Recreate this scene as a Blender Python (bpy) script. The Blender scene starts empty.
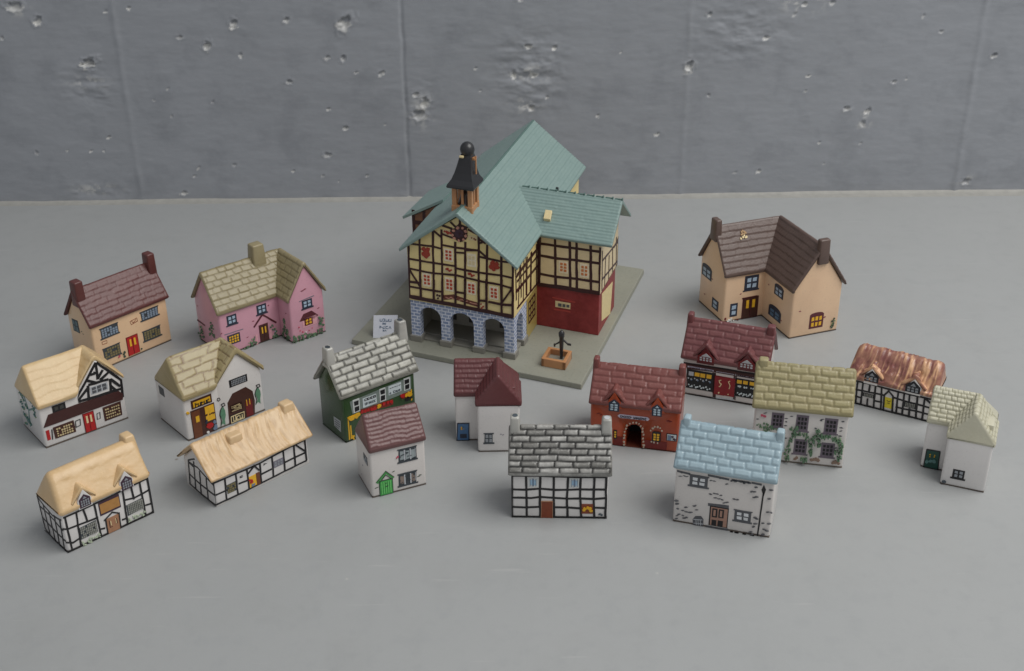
import bpy, bmesh, math, random
import numpy as np
from mathutils import Matrix, Vector

SC = 0.01                      # geometry is written in centimetres
scene = bpy.context.scene
COL = scene.collection
R = math.radians

# ------------------------------------------------------------------ colours
def srgb(h):
    h = h.lstrip('#'); out = []
    for i in (0, 2, 4):
        c = int(h[i:i+2], 16)/255
        out.append(c/12.92 if c <= .04045 else ((c+.055)/1.055)**2.4)
    return tuple(out)
PAL = dict(black='1c1a1c', navyblack='17181f', blackpane='141416', lat_dark='3d4348', lat_dark2='42423f', lat_blue='8796a6', lat_olive='7d7350', lat_teal='5f7478',
  lat_grey='8f8f88', slatepane='8d9196', red='b01c1c', yellow='e8b32c', cream='e3cf9f', darkbrown='45251b', brownwood='6a3b22', brownline='6b3a2a', brickline='8a4a30',
  ivy='58755a', ivy_dark='3c4a3c', rosepink='c05468', greymark='7c7782', navy='2c3242', paleblue='a9bdd0', paleblue2='b9cbd6', bluedark='5a7590', maroon='5a232c', pinkpale='e0a6ae',
  flower='c9c9dd', white='e6e4e0', darkred='6e1a1c', brickmark='8a4450', awning='43211e', bottle='c8b58a', teal='5a7f7c', mustard='dba820', bluegrey='6c7f96',
  fishgreen='5e8a6e', palegreen='b3bda6', plumline='3f2838', tan='b07f45', tan2='a5785a', greygreen='77827c', whitefr='cfd2d0', signwhite='c9d2d4', slate='4a5258', brownred='7e2a1e',
  lightgrey='b9bcc0', curtaingrey='9aa3a4', curtainbrown='8a7a70', doorgreen='3f9a4a', doorgreen2='6fc46c', hoodgreen='4a9a50', doorblue='4a6f98', bluepane='9fbfd6', doorbrown='7c3a20',
  lavender='c3bccb', stonecream='b8a998', plinthred='6e1c16', stonegrey='55565a', whitepane='d6d8da', doorpink='a5806f', redbright='8a1820', purplegrey='6d626d', rockbrown='8c7464',
  dooryellow='d8c62c', doordkgreen='1f4a40', hallbrown='38181a', hallwinframe='efe0c4', hallwinred='b84a30', hallwinorange='c97a45', hallcream='dfcda0', hallcream2='e3cf98', hallred='9c3a2a', hallredlt='a8403a',
  hallbanner='6a3a2c', hallcrestlight='c08a78', leaflight='7f9a72', stickergold='a8865c')

# ------------------------------------------------------------------ materials
MATS = {}
def nt(name):
    m = bpy.data.materials.new(name); m.use_nodes = True
    t = m.node_tree; b = t.nodes['Principled BSDF']
    return m, t, b
def N(t, kind, **kw):
    n = t.nodes.new(kind)
    for k, v in kw.items():
        if k in n.inputs: n.inputs[k].default_value = v
        else: setattr(n, k, v)
    return n
def coords(t, s=100.0):
    tc = N(t, 'ShaderNodeTexCoord'); mp = N(t, 'ShaderNodeMapping')
    mp.inputs['Scale'].default_value = (s, s, s)
    t.links.new(tc.outputs['Object'], mp.inputs['Vector'])
    return mp.outputs['Vector']
def mix(t, a, b, f, mode='MIX'):
    n = N(t, 'ShaderNodeMix', data_type='RGBA', blend_type=mode)
    for sock, val in ((n.inputs[0], f), (n.inputs[6], a), (n.inputs[7], b)):
        if hasattr(val, 'links'): t.links.new(val, sock)
        elif isinstance(val, tuple): sock.default_value = (*val[:3], 1)
        else: sock.default_value = val
    return n.outputs[2]
def ramp(t, src, p0, p1, c0=(0, 0, 0), c1=(1, 1, 1)):
    n = N(t, 'ShaderNodeValToRGB'); e = n.color_ramp.elements
    e[0].position = p0; e[1].position = p1; e[0].color = (*c0, 1); e[1].color = (*c1, 1)
    t.links.new(src, n.inputs[0]); return n.outputs[0]
def noise(t, vec, scale, detail=4, rough=.55):
    n = N(t, 'ShaderNodeTexNoise'); n.inputs['Scale'].default_value = scale
    n.inputs['Detail'].default_value = detail; n.inputs['Roughness'].default_value = rough
    t.links.new(vec, n.inputs['Vector']); return n.outputs['Fac']
def bump(t, b, h, strength, dist=.0003):
    n = N(t, 'ShaderNodeBump'); n.inputs['Strength'].default_value = strength; n.inputs['Distance'].default_value = dist
    t.links.new(h, n.inputs['Height']); t.links.new(n.outputs[0], b.inputs['Normal'])
def scale_c(c, k): return tuple(min(1, x*k) for x in c)

def paint(name):                      # hand painted enamel under the glaze
    key = 'paint_'+name
    if key in MATS: return MATS[key]
    c = srgb(PAL[name]); m, t, b = nt(key); v = coords(t)
    n = noise(t, v, 5.0, 3)
    t.links.new(mix(t, scale_c(c, .78), scale_c(c, 1.2), n), b.inputs['Base Color'])
    b.inputs['Roughness'].default_value = .38
    MATS[key] = m; return m
def ceramic(hexc, key, rough=.3, blotch=None, amt=.5):
    key = 'ceramic_'+key
    if key in MATS: return MATS[key]
    c = srgb(hexc); m, t, b = nt(key); v = coords(t)
    n1 = noise(t, v, .8, 4); n2 = noise(t, v, 9, 3)
    col = mix(t, scale_c(c, .93), scale_c(c, 1.05), n1)
    col = mix(t, col, scale_c(c, .84), ramp(t, n2, .58, .78))
    if blotch: col = mix(t, col, srgb(blotch), ramp(t, noise(t, v, .45, 3), .48, .75, (0, 0, 0), (amt,)*3))
    t.links.new(col, b.inputs['Base Color'])
    b.inputs['Roughness'].default_value = rough; b.inputs['Specular IOR Level'].default_value = .5
    b.inputs['Coat Weight'].default_value = .4; b.inputs['Coat Roughness'].default_value = .12
    bump(t, b, n1, .35, .0004)
    MATS[key] = m; return m
def roofmat(key, base, crev, alt=None, rough=.38, vary=.35, crevamt=1.0, mott=.3, streak=False):
    key = 'roof_'+key
    if key in MATS: return MATS[key]
    c, k = srgb(base), srgb(crev); al = srgb(alt) if alt else scale_c(c, .75)
    m, t, b = nt(key); v = coords(t)
    at = N(t, 'ShaderNodeAttribute', attribute_name='tile'); sep = N(t, 'ShaderNodeSeparateColor')
    t.links.new(at.outputs['Color'], sep.inputs[0])
    n1 = noise(t, v, 1.3, 5, .6); n2 = noise(t, v, 7, 4, .6)
    col = mix(t, c, al, ramp(t, n1, .4, .72, (0, 0, 0), (mott*1.6,)*3))
    rv = N(t, 'ShaderNodeMath', operation='MULTIPLY'); t.links.new(sep.outputs[1], rv.inputs[0]); rv.inputs[1].default_value = vary
    col = mix(t, col, al, rv.outputs[0])
    col = mix(t, col, scale_c(c, 1.22), ramp(t, n2, .56, .8, (0, 0, 0), (.55,)*3))
    cm = N(t, 'ShaderNodeMath', operation='MULTIPLY'); t.links.new(sep.outputs[0], cm.inputs[0]); cm.inputs[1].default_value = crevamt
    col = mix(t, col, k, cm.outputs[0])
    t.links.new(col, b.inputs['Base Color'])
    b.inputs['Roughness'].default_value = rough; b.inputs['Coat Weight'].default_value = .08; b.inputs['Coat Roughness'].default_value = .3
    bump(t, b, n2, .4, .0003)
    MATS[key] = m; return m

# ------------------------------------------------------------------ scene helpers
def thing(name, label, cat, loc=(0, 0, 0), rot=0, group=None):
    o = bpy.data.objects.new(name, None); COL.objects.link(o)
    o.location = [c*SC for c in loc]; o.rotation_euler = (0, 0, R(rot)); o.empty_display_size = .01
    o['label'] = label; o['category'] = cat
    if group: o['group'] = group
    return o
XF = [None]                           # optional map of house-local cm coordinates (the hall is not quite square)
def mesh_obj(name, verts, faces, m, parent=None, smooth=False, attr=None, fix=False):
    v = np.asarray(verts, dtype=np.float64).reshape(-1, 3)
    if XF[0] is not None: v = XF[0](v)
    me = bpy.data.meshes.new(name)
    me.from_pydata((v*SC).tolist(), [], faces)
    if attr is not None:
        a = me.color_attributes.new('tile', 'FLOAT_COLOR', 'POINT')
        a.data.foreach_set('color', np.asarray(attr, dtype=np.float32).ravel())
    if fix:
        bm = bmesh.new(); bm.from_mesh(me); bmesh.ops.recalc_face_normals(bm, faces=bm.faces); bm.to_mesh(me); bm.free()
    if smooth: me.polygons.foreach_set('use_smooth', [True]*len(me.polygons))
    me.materials.append(m); me.update()
    o = bpy.data.objects.new(name, me); COL.objects.link(o)
    if parent is not None: o.parent = parent
    return o
class MB:
    def __init__(s): s.v = []; s.f = []; s.k = 0
    def add(s, vs, fs):
        n = len(s.v); s.v += list(vs); s.f += [[i+n for i in f] for f in fs]
    def prism(s, bottom, top):
        n = len(bottom); s.add(list(bottom)+list(top), [list(range(n))[::-1], list(range(n, 2*n))]+[[i, (i+1) % n, n+(i+1) % n, n+i] for i in range(n)])
    def box(s, x0, x1, y0, y1, z0, z1):
        s.prism([(x0, y0, z0), (x1, y0, z0), (x1, y1, z0), (x0, y1, z0)], [(x0, y0, z1), (x1, y0, z1), (x1, y1, z1), (x0, y1, z1)])
    def obj(s, name, m, parent=None, bevel=0, seg=2, smooth=False):
        bm = bmesh.new(); vs = [bm.verts.new(p) for p in s.v]
        for f in s.f:
            try: bm.faces.new([vs[i] for i in f])
            except ValueError: pass
        bmesh.ops.recalc_face_normals(bm, faces=bm.faces)
        if bevel:
            ed = [e for e in bm.edges if len(e.link_faces) == 2 and e.calc_face_angle(0) > .35]
            bmesh.ops.bevel(bm, geom=ed, offset=bevel, segments=seg, profile=.5, affect='EDGES', clamp_overlap=True)
        if XF[0] is not None:
            arr = XF[0](np.array([v.co[:] for v in bm.verts]))
            for v, c in zip(bm.verts, arr): v.co = c
        for v in bm.verts: v.co *= SC
        me = bpy.data.meshes.new(name); bm.to_mesh(me); bm.free()
        if smooth: me.polygons.foreach_set('use_smooth', [True]*len(me.polygons))
        me.materials.append(m); o = bpy.data.objects.new(name, me); COL.objects.link(o)
        if smooth:
            try: me.set_sharp_from_angle(angle=R(50))
            except Exception: pass
        if parent is not None: o.parent = parent
        return o

# ------------------------------------------------------------------ numeric noise
def _h(i, j, seed):
    n = (i.astype(np.int64)*374761393 + j.astype(np.int64)*668265263 + seed*1442695041) & 0xffffffff
    n = ((n ^ (n >> 13))*1274126177) & 0xffffffff
    return ((n ^ (n >> 16)) & 0xffff)/65535.0
def vnoise(x, y, seed=0):
    x = np.asarray(x, float); y = np.asarray(y, float)
    i, j = np.floor(x), np.floor(y); fx, fy = x-i, y-j
    fx = fx*fx*(3-2*fx); fy = fy*fy*(3-2*fy)
    a, b, c, d = _h(i, j, seed), _h(i+1, j, seed), _h(i, j+1, seed), _h(i+1, j+1, seed)
    return (a+(b-a)*fx)*(1-fy)+(c+(d-c)*fx)*fy
def fbm(x, y, seed=0, o=4):
    s = 0; a = .5; t = 0
    for k in range(o):
        s = s+a*vnoise(x*2**k, y*2**k, seed+k*17); t += a; a *= .5
    return s/t
def sst(x, a, b):
    t = np.clip((x-a)/(b-a), 0, 1); return t*t*(3-2*t)

# roof surfaces: x runs along the ridge, s down-slope distance from the eave (cm) -> height, crevice mask, random
def tiles(x, s, S, seed, course=.3, w=.62, joint=.05, relief=.05, warp=.05, over=.03, jit=.5, rnd=.02, soft=1.3):
    xs = x+warp*2*(fbm(x*1.3, s*1.3, seed)-.5)*2; ss = s+warp*(fbm(x*1.1+9, s*1.5, seed+3)-.5)*2
    row = np.floor(ss/course); fr = ss/course-row
    off = _h(row, row*0, seed+5)*w*.4 + (row % 2)*w*.5
    xx = (xs+off)/w; c = np.floor(xx)
    e0 = c+jit*.5*(_h(row, c, seed+7)-.5); e1 = c+1+jit*.5*(_h(row, c+1, seed+7)-.5)
    lo = xx < e0; hi = xx > e1
    cell = np.where(lo, c-1, np.where(hi, c+1, c))
    dx = np.minimum(np.abs(xx-e0), np.abs(xx-e1))*w
    ds = np.minimum(fr, 1-fr)*course
    d = np.minimum(dx, ds)
    body = sst(d, joint*.1, joint*soft)
    rv = _h(row, cell, seed+11)
    h = relief*body + over*(1-fr)*body + rnd*rv*body + .012*(fbm(x*4, s*4, seed+2)-.5)
    mask = 1-sst(d, joint*.35, joint*1.15)
    return h, mask, rv
def slates(x, s, S, seed, course=.27, w=.5, relief=.05, warp=.03, jm=.5):
    ss = s+warp*(fbm(x*1.6, s*.7, seed)-.5)*2
    row = np.floor(ss/course); fr = ss/course-row
    xx = (x+(row % 2)*w*.5+.25*w*_h(row, row*0, seed))/w; c = np.floor(xx)
    e0 = c+.4*(_h(row, c, seed+7)-.5); dx = np.abs(xx-np.round(xx)-0)*w
    rv = _h(row, np.round(xx-.5), seed+11)
    step = sst(fr, 0, .16)
    h = relief*(1-fr)*step + .008*(fbm(x*3, s*3, seed)-.5) + .012*rv*step - .014*(1-sst(dx, .0, .03))
    mask = np.maximum((1-sst(fr, .02, .2))*.8, jm*(1-sst(dx, .008, .03)))
    return h, mask, rv
def thatch(x, s, S, seed, freq=5, relief=.06, lumps=.06, layer=0.0, dents=0.0):
    wv = x+.12*np.sin(s*2.1+seed)+.3*(fbm(x*.6, s*.6, seed+1)-.5)
    st = fbm(wv*freq, s*.9, seed, 3); st2 = vnoise(wv*freq*2.3, s*1.4, seed+4)
    h = relief*(st-.5)+relief*.5*(st2-.5)+lumps*(fbm(x*.9, s*1.1, seed+8, 3)-.5)*2
    mask = sst(st*.6+st2*.4, .52, .3)*.7
    if layer:
        edge = S*.60+.22*np.abs(((x/1.1) % 1)-.5)*2+.06*(vnoise(x*4, x*0, seed)-.5)
        L = sst(s, edge-.05, edge+.05); h = h+layer*L; mask = np.maximum(mask, .8*np.exp(-((s-edge+.04)/.06)**2))
    if dents: h = h+dents*(np.abs(fbm(x*1.7, s*1.2, seed+21, 4)-.5)*-2)
    return h, mask, sst(st*.55+st2*.45+.35*(fbm(x*.8, s*.8, seed+31, 3)-.5), .46, .66)
def smoothroof(x, s, S, seed, course=.42, relief=.03, layer=0):
    ss = s+.05*np.sin(x*5+s*2)+.08*(fbm(x*1.5, s*1.5, seed)-.5)
    fr = ss/course-np.floor(ss/course)
    h = relief*(1-fr)*sst(fr, 0, .25)+.05*(fbm(x*1.1, s*1.1, seed+4)-.5)
    mask = .45*(1-sst(fr, .03, .3))
    if layer:
        edge = S*.62+.25*np.abs(((x/1.3) % 1)-.5)*2
        L = sst(s, edge-.07, edge+.07); h = h+layer*L; mask = np.maximum(mask*.3, .7*np.exp(-((s-edge+.05)/.07)**2))
    return h, mask, fbm(x*1.5, s*1.5, seed+31, 3)

def fillet(poly, rad):
    out = []; n = len(poly)
    for i in range(n):
        p = np.array(poly[i], float); a = np.array(poly[i-1], float)-p; b = np.array(poly[(i+1) % n], float)-p
        la, lb = np.linalg.norm(a), np.linalg.norm(b); a /= la; b /= lb
        ang = math.acos(max(-1, min(1, a@b))); r = rad[i]; t = min(r/math.tan(ang/2), la*.45, lb*.45)
        p0, p1 = p+a*t, p+b*t
        for k in range(5):
            q = k/4; out.append(((1-q)**2*p0+2*q*(1-q)*p+q*q*p1, i))
    return out
def roof_block(name, m, parent, axis, x0, x1, a0, a1, ze, zr, t, func, seed, solid=False, hip=(0, 0), er=.1, ridge_r=.14, eave_r=.09, dens=21, ex=23, tilt=0, clip=None):
    """gable roof body: ridge along the axis, ze/zr = underside of the eave and top of the ridge"""
    am = (a0+a1)/2
    A, Rr, B = (a0, ze+t*.9), (am, zr), (a1, ze+t*.9)
    if solid: poly = [A, Rr, B, (a1-.03, ze), (a0+.03, ze)]; rad = [eave_r, ridge_r, eave_r, eave_r*.6, eave_r*.6]
    else:
        tv = t*1.5
        poly = [A, Rr, B, (a1-.04, ze), (am, zr-tv), (a0+.04, ze)]; rad = [eave_r, ridge_r, eave_r, eave_r*.7, .1, eave_r*.7]
    S = math.hypot(am-a0, zr-ze-t*.9)
    pts = fillet(poly, rad); prof = []
    for i, (p, ci) in enumerate(pts):
        q, cj = pts[(i+1) % len(pts)]; d = np.linalg.norm(q-p)
        outer = (ci == cj and ci in (0, 1, 2)) or (ci, cj) in ((0, 1), (1, 2))
        n = max(1, int(d*dens)) if (ci, cj) in ((0, 1), (1, 2)) else 1
        for k in range(n): prof.append(p+(q-p)*k/n)
    P = np.array(prof); M = len(P)
    tan = np.roll(P, -1, 0)-np.roll(P, 1, 0); tan /= np.linalg.norm(tan, axis=1)[:, None]
    nor = np.stack([-tan[:, 1], tan[:, 0]], 1)              # outward for this winding
    cen = np.array([am, (ze+zr)/2])
    front = P[:, 0] <= am
    dirS = np.array([am-a0, zr-ze-t*.9])/S
    s = np.where(front, (P-np.array(A))@dirS, (P-np.array(B))@(dirS*np.array([-1, 1])))
    up = (nor[:, 1] > .15) & (s > -.05)
    L = x1-x0; nx = max(6, int(L*ex))
    ends = np.array([0, .15, .4, .7, 1.0])*er
    xs = np.concatenate([x0+ends, np.linspace(x0+er, x1-er, nx)[1:-1], x1-ends[::-1]])
    ins = np.zeros(len(xs))
    for k, e in enumerate(ends): 
        val = er-math.sqrt(max(0, er*er-(er-e)**2)); ins[k] = val; ins[-1-k] = val
    X, Sg = np.meshgrid(xs, s, indexing='ij')
    F = np.where(front, 0, 7)[None, :]
    h, mask, rv = func(X+F*3.1, Sg, S, seed)
    w = sst(Sg, -.02, .1)*up[None, :]
    edge = np.minimum(X-x0, x1-X); w = w*sst(edge, 0, er*1.2)
    D = h*w-ins[:, None]
    PA = P[None, :, 0]+nor[None, :, 0]*D; PZ = P[None, :, 1]+nor[None, :, 1]*D
    hz = np.clip((PZ-ze)/(zr-ze), 0, 1)
    lam = (X-x0)/L
    XX = X+hip[0]*hz*(1-lam)-hip[1]*hz*lam
    PZ = PZ+tilt*(XX-x0)
    V = np.stack([XX, PA, PZ], -1) if axis == 'u' else np.stack([PA, XX, PZ], -1)
    V = V.reshape(-1, 3)
    nxs = len(xs); idx = np.arange(nxs*M).reshape(nxs, M); r = np.roll(idx, -1, 1)
    faces = np.stack([idx[:-1], r[:-1], r[1:], idx[1:]], -1).reshape(-1, 4).tolist()
    if solid: faces += [idx[0].tolist(), idx[-1][::-1].tolist()]
    else:
        oi = max(k for k, (p, ci) in enumerate(pts) if ci == 2)          # outline splits after the second eave corner
        cnt = []; run = 0
        for i, (p, ci) in enumerate(pts):
            cnt.append(run); q, cj = pts[(i+1) % len(pts)]
            run += max(1, int(np.linalg.norm(q-p)*dens)) if (ci, cj) in ((0, 1), (1, 2)) else 1
        k = cnt[oi]; O = list(range(0, k+1)); I_ = list(range(k+1, M))[::-1]
        tri = []; i = j = 0
        while i < len(O)-1 or j < len(I_)-1:
            if j == len(I_)-1 or (i < len(O)-1 and P[O[i+1], 0] <= P[I_[j+1], 0]): tri.append((O[i], O[i+1], I_[j])); i += 1
            else: tri.append((O[i], I_[j+1], I_[j])); j += 1
        for row, flip in ((idx[0], 0), (idx[-1], 1)):
            faces += [[int(row[q]) for q in (t3[::-1] if flip else t3)] for t3 in tri]
    mk = np.where(up[None, :], mask*np.clip(w*1.2, 0, 1), 0)
    att = np.stack([mk, np.broadcast_to(rv, mk.shape), Sg/S, np.ones_like(mk)], -1).reshape(-1, 4)
    return mesh_obj(name, V, faces, m, parent, smooth=True, attr=att, fix=True)

# ------------------------------------------------------------------ painted decoration on the wall planes
class Face:
    def __init__(s, kind, val, amin=None, amax=None, zmin=.02): s.kind = kind; s.val = val; s.amin = amin; s.amax = amax; s.zmin = zmin
    def P(s, a, z, off):
        if s.kind == 'v': return (a, s.val-off, z)
        if s.kind == 'u-': return (s.val-off, a, z)
        return (s.val+off, a, z)
    def cl(s, p):
        a, z = p
        if s.amin is not None: a = max(s.amin, a)
        if s.amax is not None: a = min(s.amax, a)
        return (a, max(s.zmin, z))
TH = .014
class Deco:
    """flat painted shapes on one wall, each a hair above the one before"""
    def __init__(s, face, layer=1): s.face = face; s.mb = MB(); s.k = 0; s.off = TH*layer
    def poly(s, pts, base=-.01):
        pts = [s.face.cl(p) for p in pts]; o = s.off+s.k*.0011; s.k += 1
        s.mb.prism([s.face.P(a, z, base) for a, z in pts], [s.face.P(a, z, o) for a, z in pts]); return s
    def rect(s, x0, z0, x1, z1): return s.poly([(x0, z0), (x1, z0), (x1, z1), (x0, z1)])
    def stroke(s, pl, w, rng=None):
        if rng:                                      # a brush line: resampled with a slightly unsteady width
            q = [pl[0]]
            for a, b in zip(pl, pl[1:]):
                n = max(1, int(math.dist(a, b)/.35))
                q += [(a[0]+(b[0]-a[0])*k/n+(rng.uniform(-.012, .012) if k < n else 0), a[1]+(b[1]-a[1])*k/n+(rng.uniform(-.012, .012) if k < n else 0)) for k in range(1, n+1)]
            pl = q
        n = len(pl)
        if n < 2: return s
        L, Rr = [], []
        for i, p in enumerate(pl):
            a = pl[max(0, i-1)]; b = pl[min(n-1, i+1)]
            dx, dz = b[0]-a[0], b[1]-a[1]; d = math.hypot(dx, dz) or 1e-6; nx, nz = -dz/d, dx/d
            k = 1.0
            if 0 < i < n-1:
                d1 = math.dist(a, p) or 1e-6; ca = ((p[0]-a[0])*dx+(p[1]-a[1])*dz)/(d1*d); k = min(1.6, 1/max(.5, ca))
            hw = w*.5*k*(rng.uniform(.88, 1.12) if rng else 1)
            L.append((p[0]+nx*hw, p[1]+nz*hw)); Rr.append((p[0]-nx*hw, p[1]-nz*hw))
        return s.poly(L+Rr[::-1])
    def blob(s, p, r, rng):
        n = rng.choice((6, 7, 8)); a0 = rng.uniform(0, 6)
        return s.poly([(p[0]+r*rng.uniform(.65, 1.2)*math.cos(a0+k*2*math.pi/n), p[1]+r*rng.uniform(.65, 1.2)*math.sin(a0+k*2*math.pi/n)) for k in range(n)])
    def dash(s, p, l, rng):
        w = l*rng.uniform(.7, 1.2)/2; h = l*rng.uniform(.14, .24); sl = rng.uniform(-.1, .15)*l
        return s.poly([(p[0]-w, p[1]-sl), (p[0]-w*.2, p[1]-h), (p[0]+w, p[1]+sl), (p[0]+w*.1, p[1]+h)])
    def obj(s, name, col, parent): return s.mb.obj(name, paint(col), parent)
def arch_pts(x0, z0, x1, z1, rise, pointed=False, n=8):
    xm = (x0+x1)/2; top = [(x1+(x0-x1)*k/n, z1+rise*((1-abs(2*k/n-1)) if pointed else math.sqrt(max(0, 1-(2*k/n-1)**2)))) for k in range(n+1)]
    return [(x0, z0), (x1, z0)]+top
def add_window(par, face, rect, cols, rows, fc, pc, opt='', layer=1, rng=random):
    x0, z0, x1, z1 = rect; w, h = x1-x0, z1-z0
    d = Deco(face, layer); pn = Deco(face, layer+1)
    pointed = opt in ('arch', 'archlow') and pc in ('paleblue2', 'slatepane', 'lightgrey') and opt != '' and face.val != 0
    if opt == 'arch': d.poly(arch_pts(x0, z0, x1, z1, w*(.42 if pointed else .14), pointed))
    elif opt == 'archlow': d.poly(arch_pts(x0, z0, x1, z1, w*.32, True))
    elif pc == 'bottle' or fc.startswith('lat'):
        j = lambda: rng.uniform(-.025, .025)
        d.poly([(x0+j(), z0+j()), (x1+j(), z0+j()), (x1+j(), z1+j()), (x0+j(), z1+j())])
    else: d.rect(x0, z0, x1, z1)
    wn = d.obj('window', fc, par)
    m = (.05 if opt == 'thin' else .10) if not fc.startswith('lat') else .04
    ix0, ix1, iz0, iz1 = x0+w*m, x1-w*m, z0+h*m, z1-h*m
    cw, ch = (ix1-ix0)/cols, (iz1-iz0)/rows
    g = .13 if fc.startswith('lat') else (.12 if opt == 'thin' else .17)
    for i in range(cols):
        for k in range(rows):
            cx, cz = ix0+cw*(i+.5), iz0+ch*(k+.5)
            if pc == 'bottle':
                if rng.random() < .12: continue
                r = min(cw, ch)*rng.uniform(.3, .42); q = [(cx+r*1.15*math.cos(a*.7854), cz+r*math.sin(a*.7854)) for a in range(8)]
                pn.poly(q)
            else:
                j = lambda: rng.uniform(-.05, .05)
                if fc.startswith('lat') and rng.random() < .07: continue
                pn.poly([(cx-cw*(.5-g)+j()*cw, cz-ch*(.5-g)+j()*ch), (cx+cw*(.5-g)+j()*cw, cz-ch*(.5-g)+j()*ch), (cx+cw*(.5-g)+j()*cw, cz+ch*(.5-g)+j()*ch), (cx-cw*(.5-g)+j()*cw, cz+ch*(.5-g)+j()*ch)])
    if opt == 'arch' and pointed:
        pn.poly([(x0+w*.32, z1+.01), (x1-w*.32, z1+.01), ((x0+x1)/2, z1+w*.24)])
    if opt == 'archlow': pn.poly([(x0+w*.2, z1+.0), (x1-w*.2, z1+.0), ((x0+x1)/2, z1+w*.24)])
    pn.obj('window_pane', pc, wn)
    if opt == 'curt':
        c = Deco(face, layer+2); c.rect((x0+x1)/2-.035, iz0, (x0+x1)/2+.035, iz1); c.rect(x0+w*.2, iz0, x0+w*.24, iz1); c.rect(x1-w*.24, iz0, x1-w*.2, iz1); c.obj('curtain', 'bluegrey', wn)
    if pc in ('curtaingrey', 'curtainbrown'):
        c = Deco(face, layer+2)
        for i in (1, 2): c.rect(x0+w*i/3-.03, z0+h*.08, x0+w*i/3+.03, z1-h*.08)
        c.rect(x0+w*.93, z0+h*.2, x0+w*.96, z1-h*.1); c.obj('curtain', 'lightgrey', wn)
        c = Deco(face, layer+2)
        for i in range(14): c.dash((rng.uniform(x0+.05, x1-.05), rng.uniform(z0+.06, z1-.06)), .1, rng)
        c.obj('lattice', 'lat_dark', wn)
    if opt == 'sill':
        c = Deco(face, layer+1); c.stroke([(x0-.07, z0-.02), (x1+.07, z0-.02)], .075, rng)
        if fc.startswith('lat') or fc == 'stonegrey': c.stroke([(x0-.05, z1+.02), (x1+.05, z1+.02)], .05, rng)
        c.obj('window_sill', fc, wn)
    return wn
def add_door(par, face, rect, col, pc, n, rng=random):
    x0, z0, x1, z1 = rect; w, h = x1-x0, z1-z0; z0 = max(z0, .03)
    fr = {'red': 'darkred', 'darkbrown': 'maroon', 'doorgreen': 'ivy_dark'}.get(col, 'black')
    d = Deco(face, 1); d.rect(x0-.035, z0, x1+.035, z1+.04); dr = d.obj('door', fr, par)
    p = Deco(face, 2); p.rect(x0+.01, z0+.02, x1-.01, z1-.01); p.obj('door_leaf', col, dr)
    q = Deco(face, 3)
    if n == 2:
        for c in (.3, .7): q.stroke([(x0+w*c, z0+h*.5), (x0+w*c, z0+h*.88)], w*.17, rng)
    else:
        for k in range(5): q.rect(x0+w*(.12+.17*k), z0+h*.1, x0+w*(.2+.17*k), z0+h*.85)
    q.obj('door_pane', pc, dr)
    r = Deco(face, 4)
    if n == 2: r.rect(x0+w*.49, z0+h*.05, x0+w*.515, z1-.03)
    else: r.dash((x0+w*.5, z0+h*.75), .12, rng); r.dash((x0+w*.55, z0+h*.55), .16, rng)
    r.obj('door_detail', 'ivy_dark' if n == 1 else fr, dr)
    return dr
def add_text(par, face, rect, txt, col, layer, name='lettering', rng=random, w=None):
    """small hand painted lettering: on the models it is brush marks in the rhythm of the words"""
    x0, z0, x1, z1 = rect; n = len(txt); cw = (x1-x0)/n; h = z1-z0; d = Deco(face, layer); w = w or min(.045, cw*.3, h*.3)
    for i, ch in enumerate(txt):
        if ch == ' ': continue
        a, e = x0+cw*(i+.14), x0+cw*(i+.86); k = rng.randrange(5); top = z1 if ch.isupper() else z0+h*.75
        if k == 0: d.stroke([(a, z0), (a+cw*.05, top), (e, z0+h*.5), (a, z0+h*.45)], w)
        elif k == 1: d.stroke([(e, top), (a, top-h*.15), (a, z0+h*.1), (e, z0)], w)
        elif k == 2: d.stroke([(a, z0), ((a+e)/2, top), (e, z0)], w)
        elif k == 3: d.stroke([(a, top), (a, z0), (e, z0+h*.05), (e, top)], w)
        else: d.stroke([(a, top), (e, top-h*.1), ((a+e)/2, z0+h*.5), (e, z0+h*.15), (a, z0)], w)
    return d.obj(name, col, par)
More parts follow.
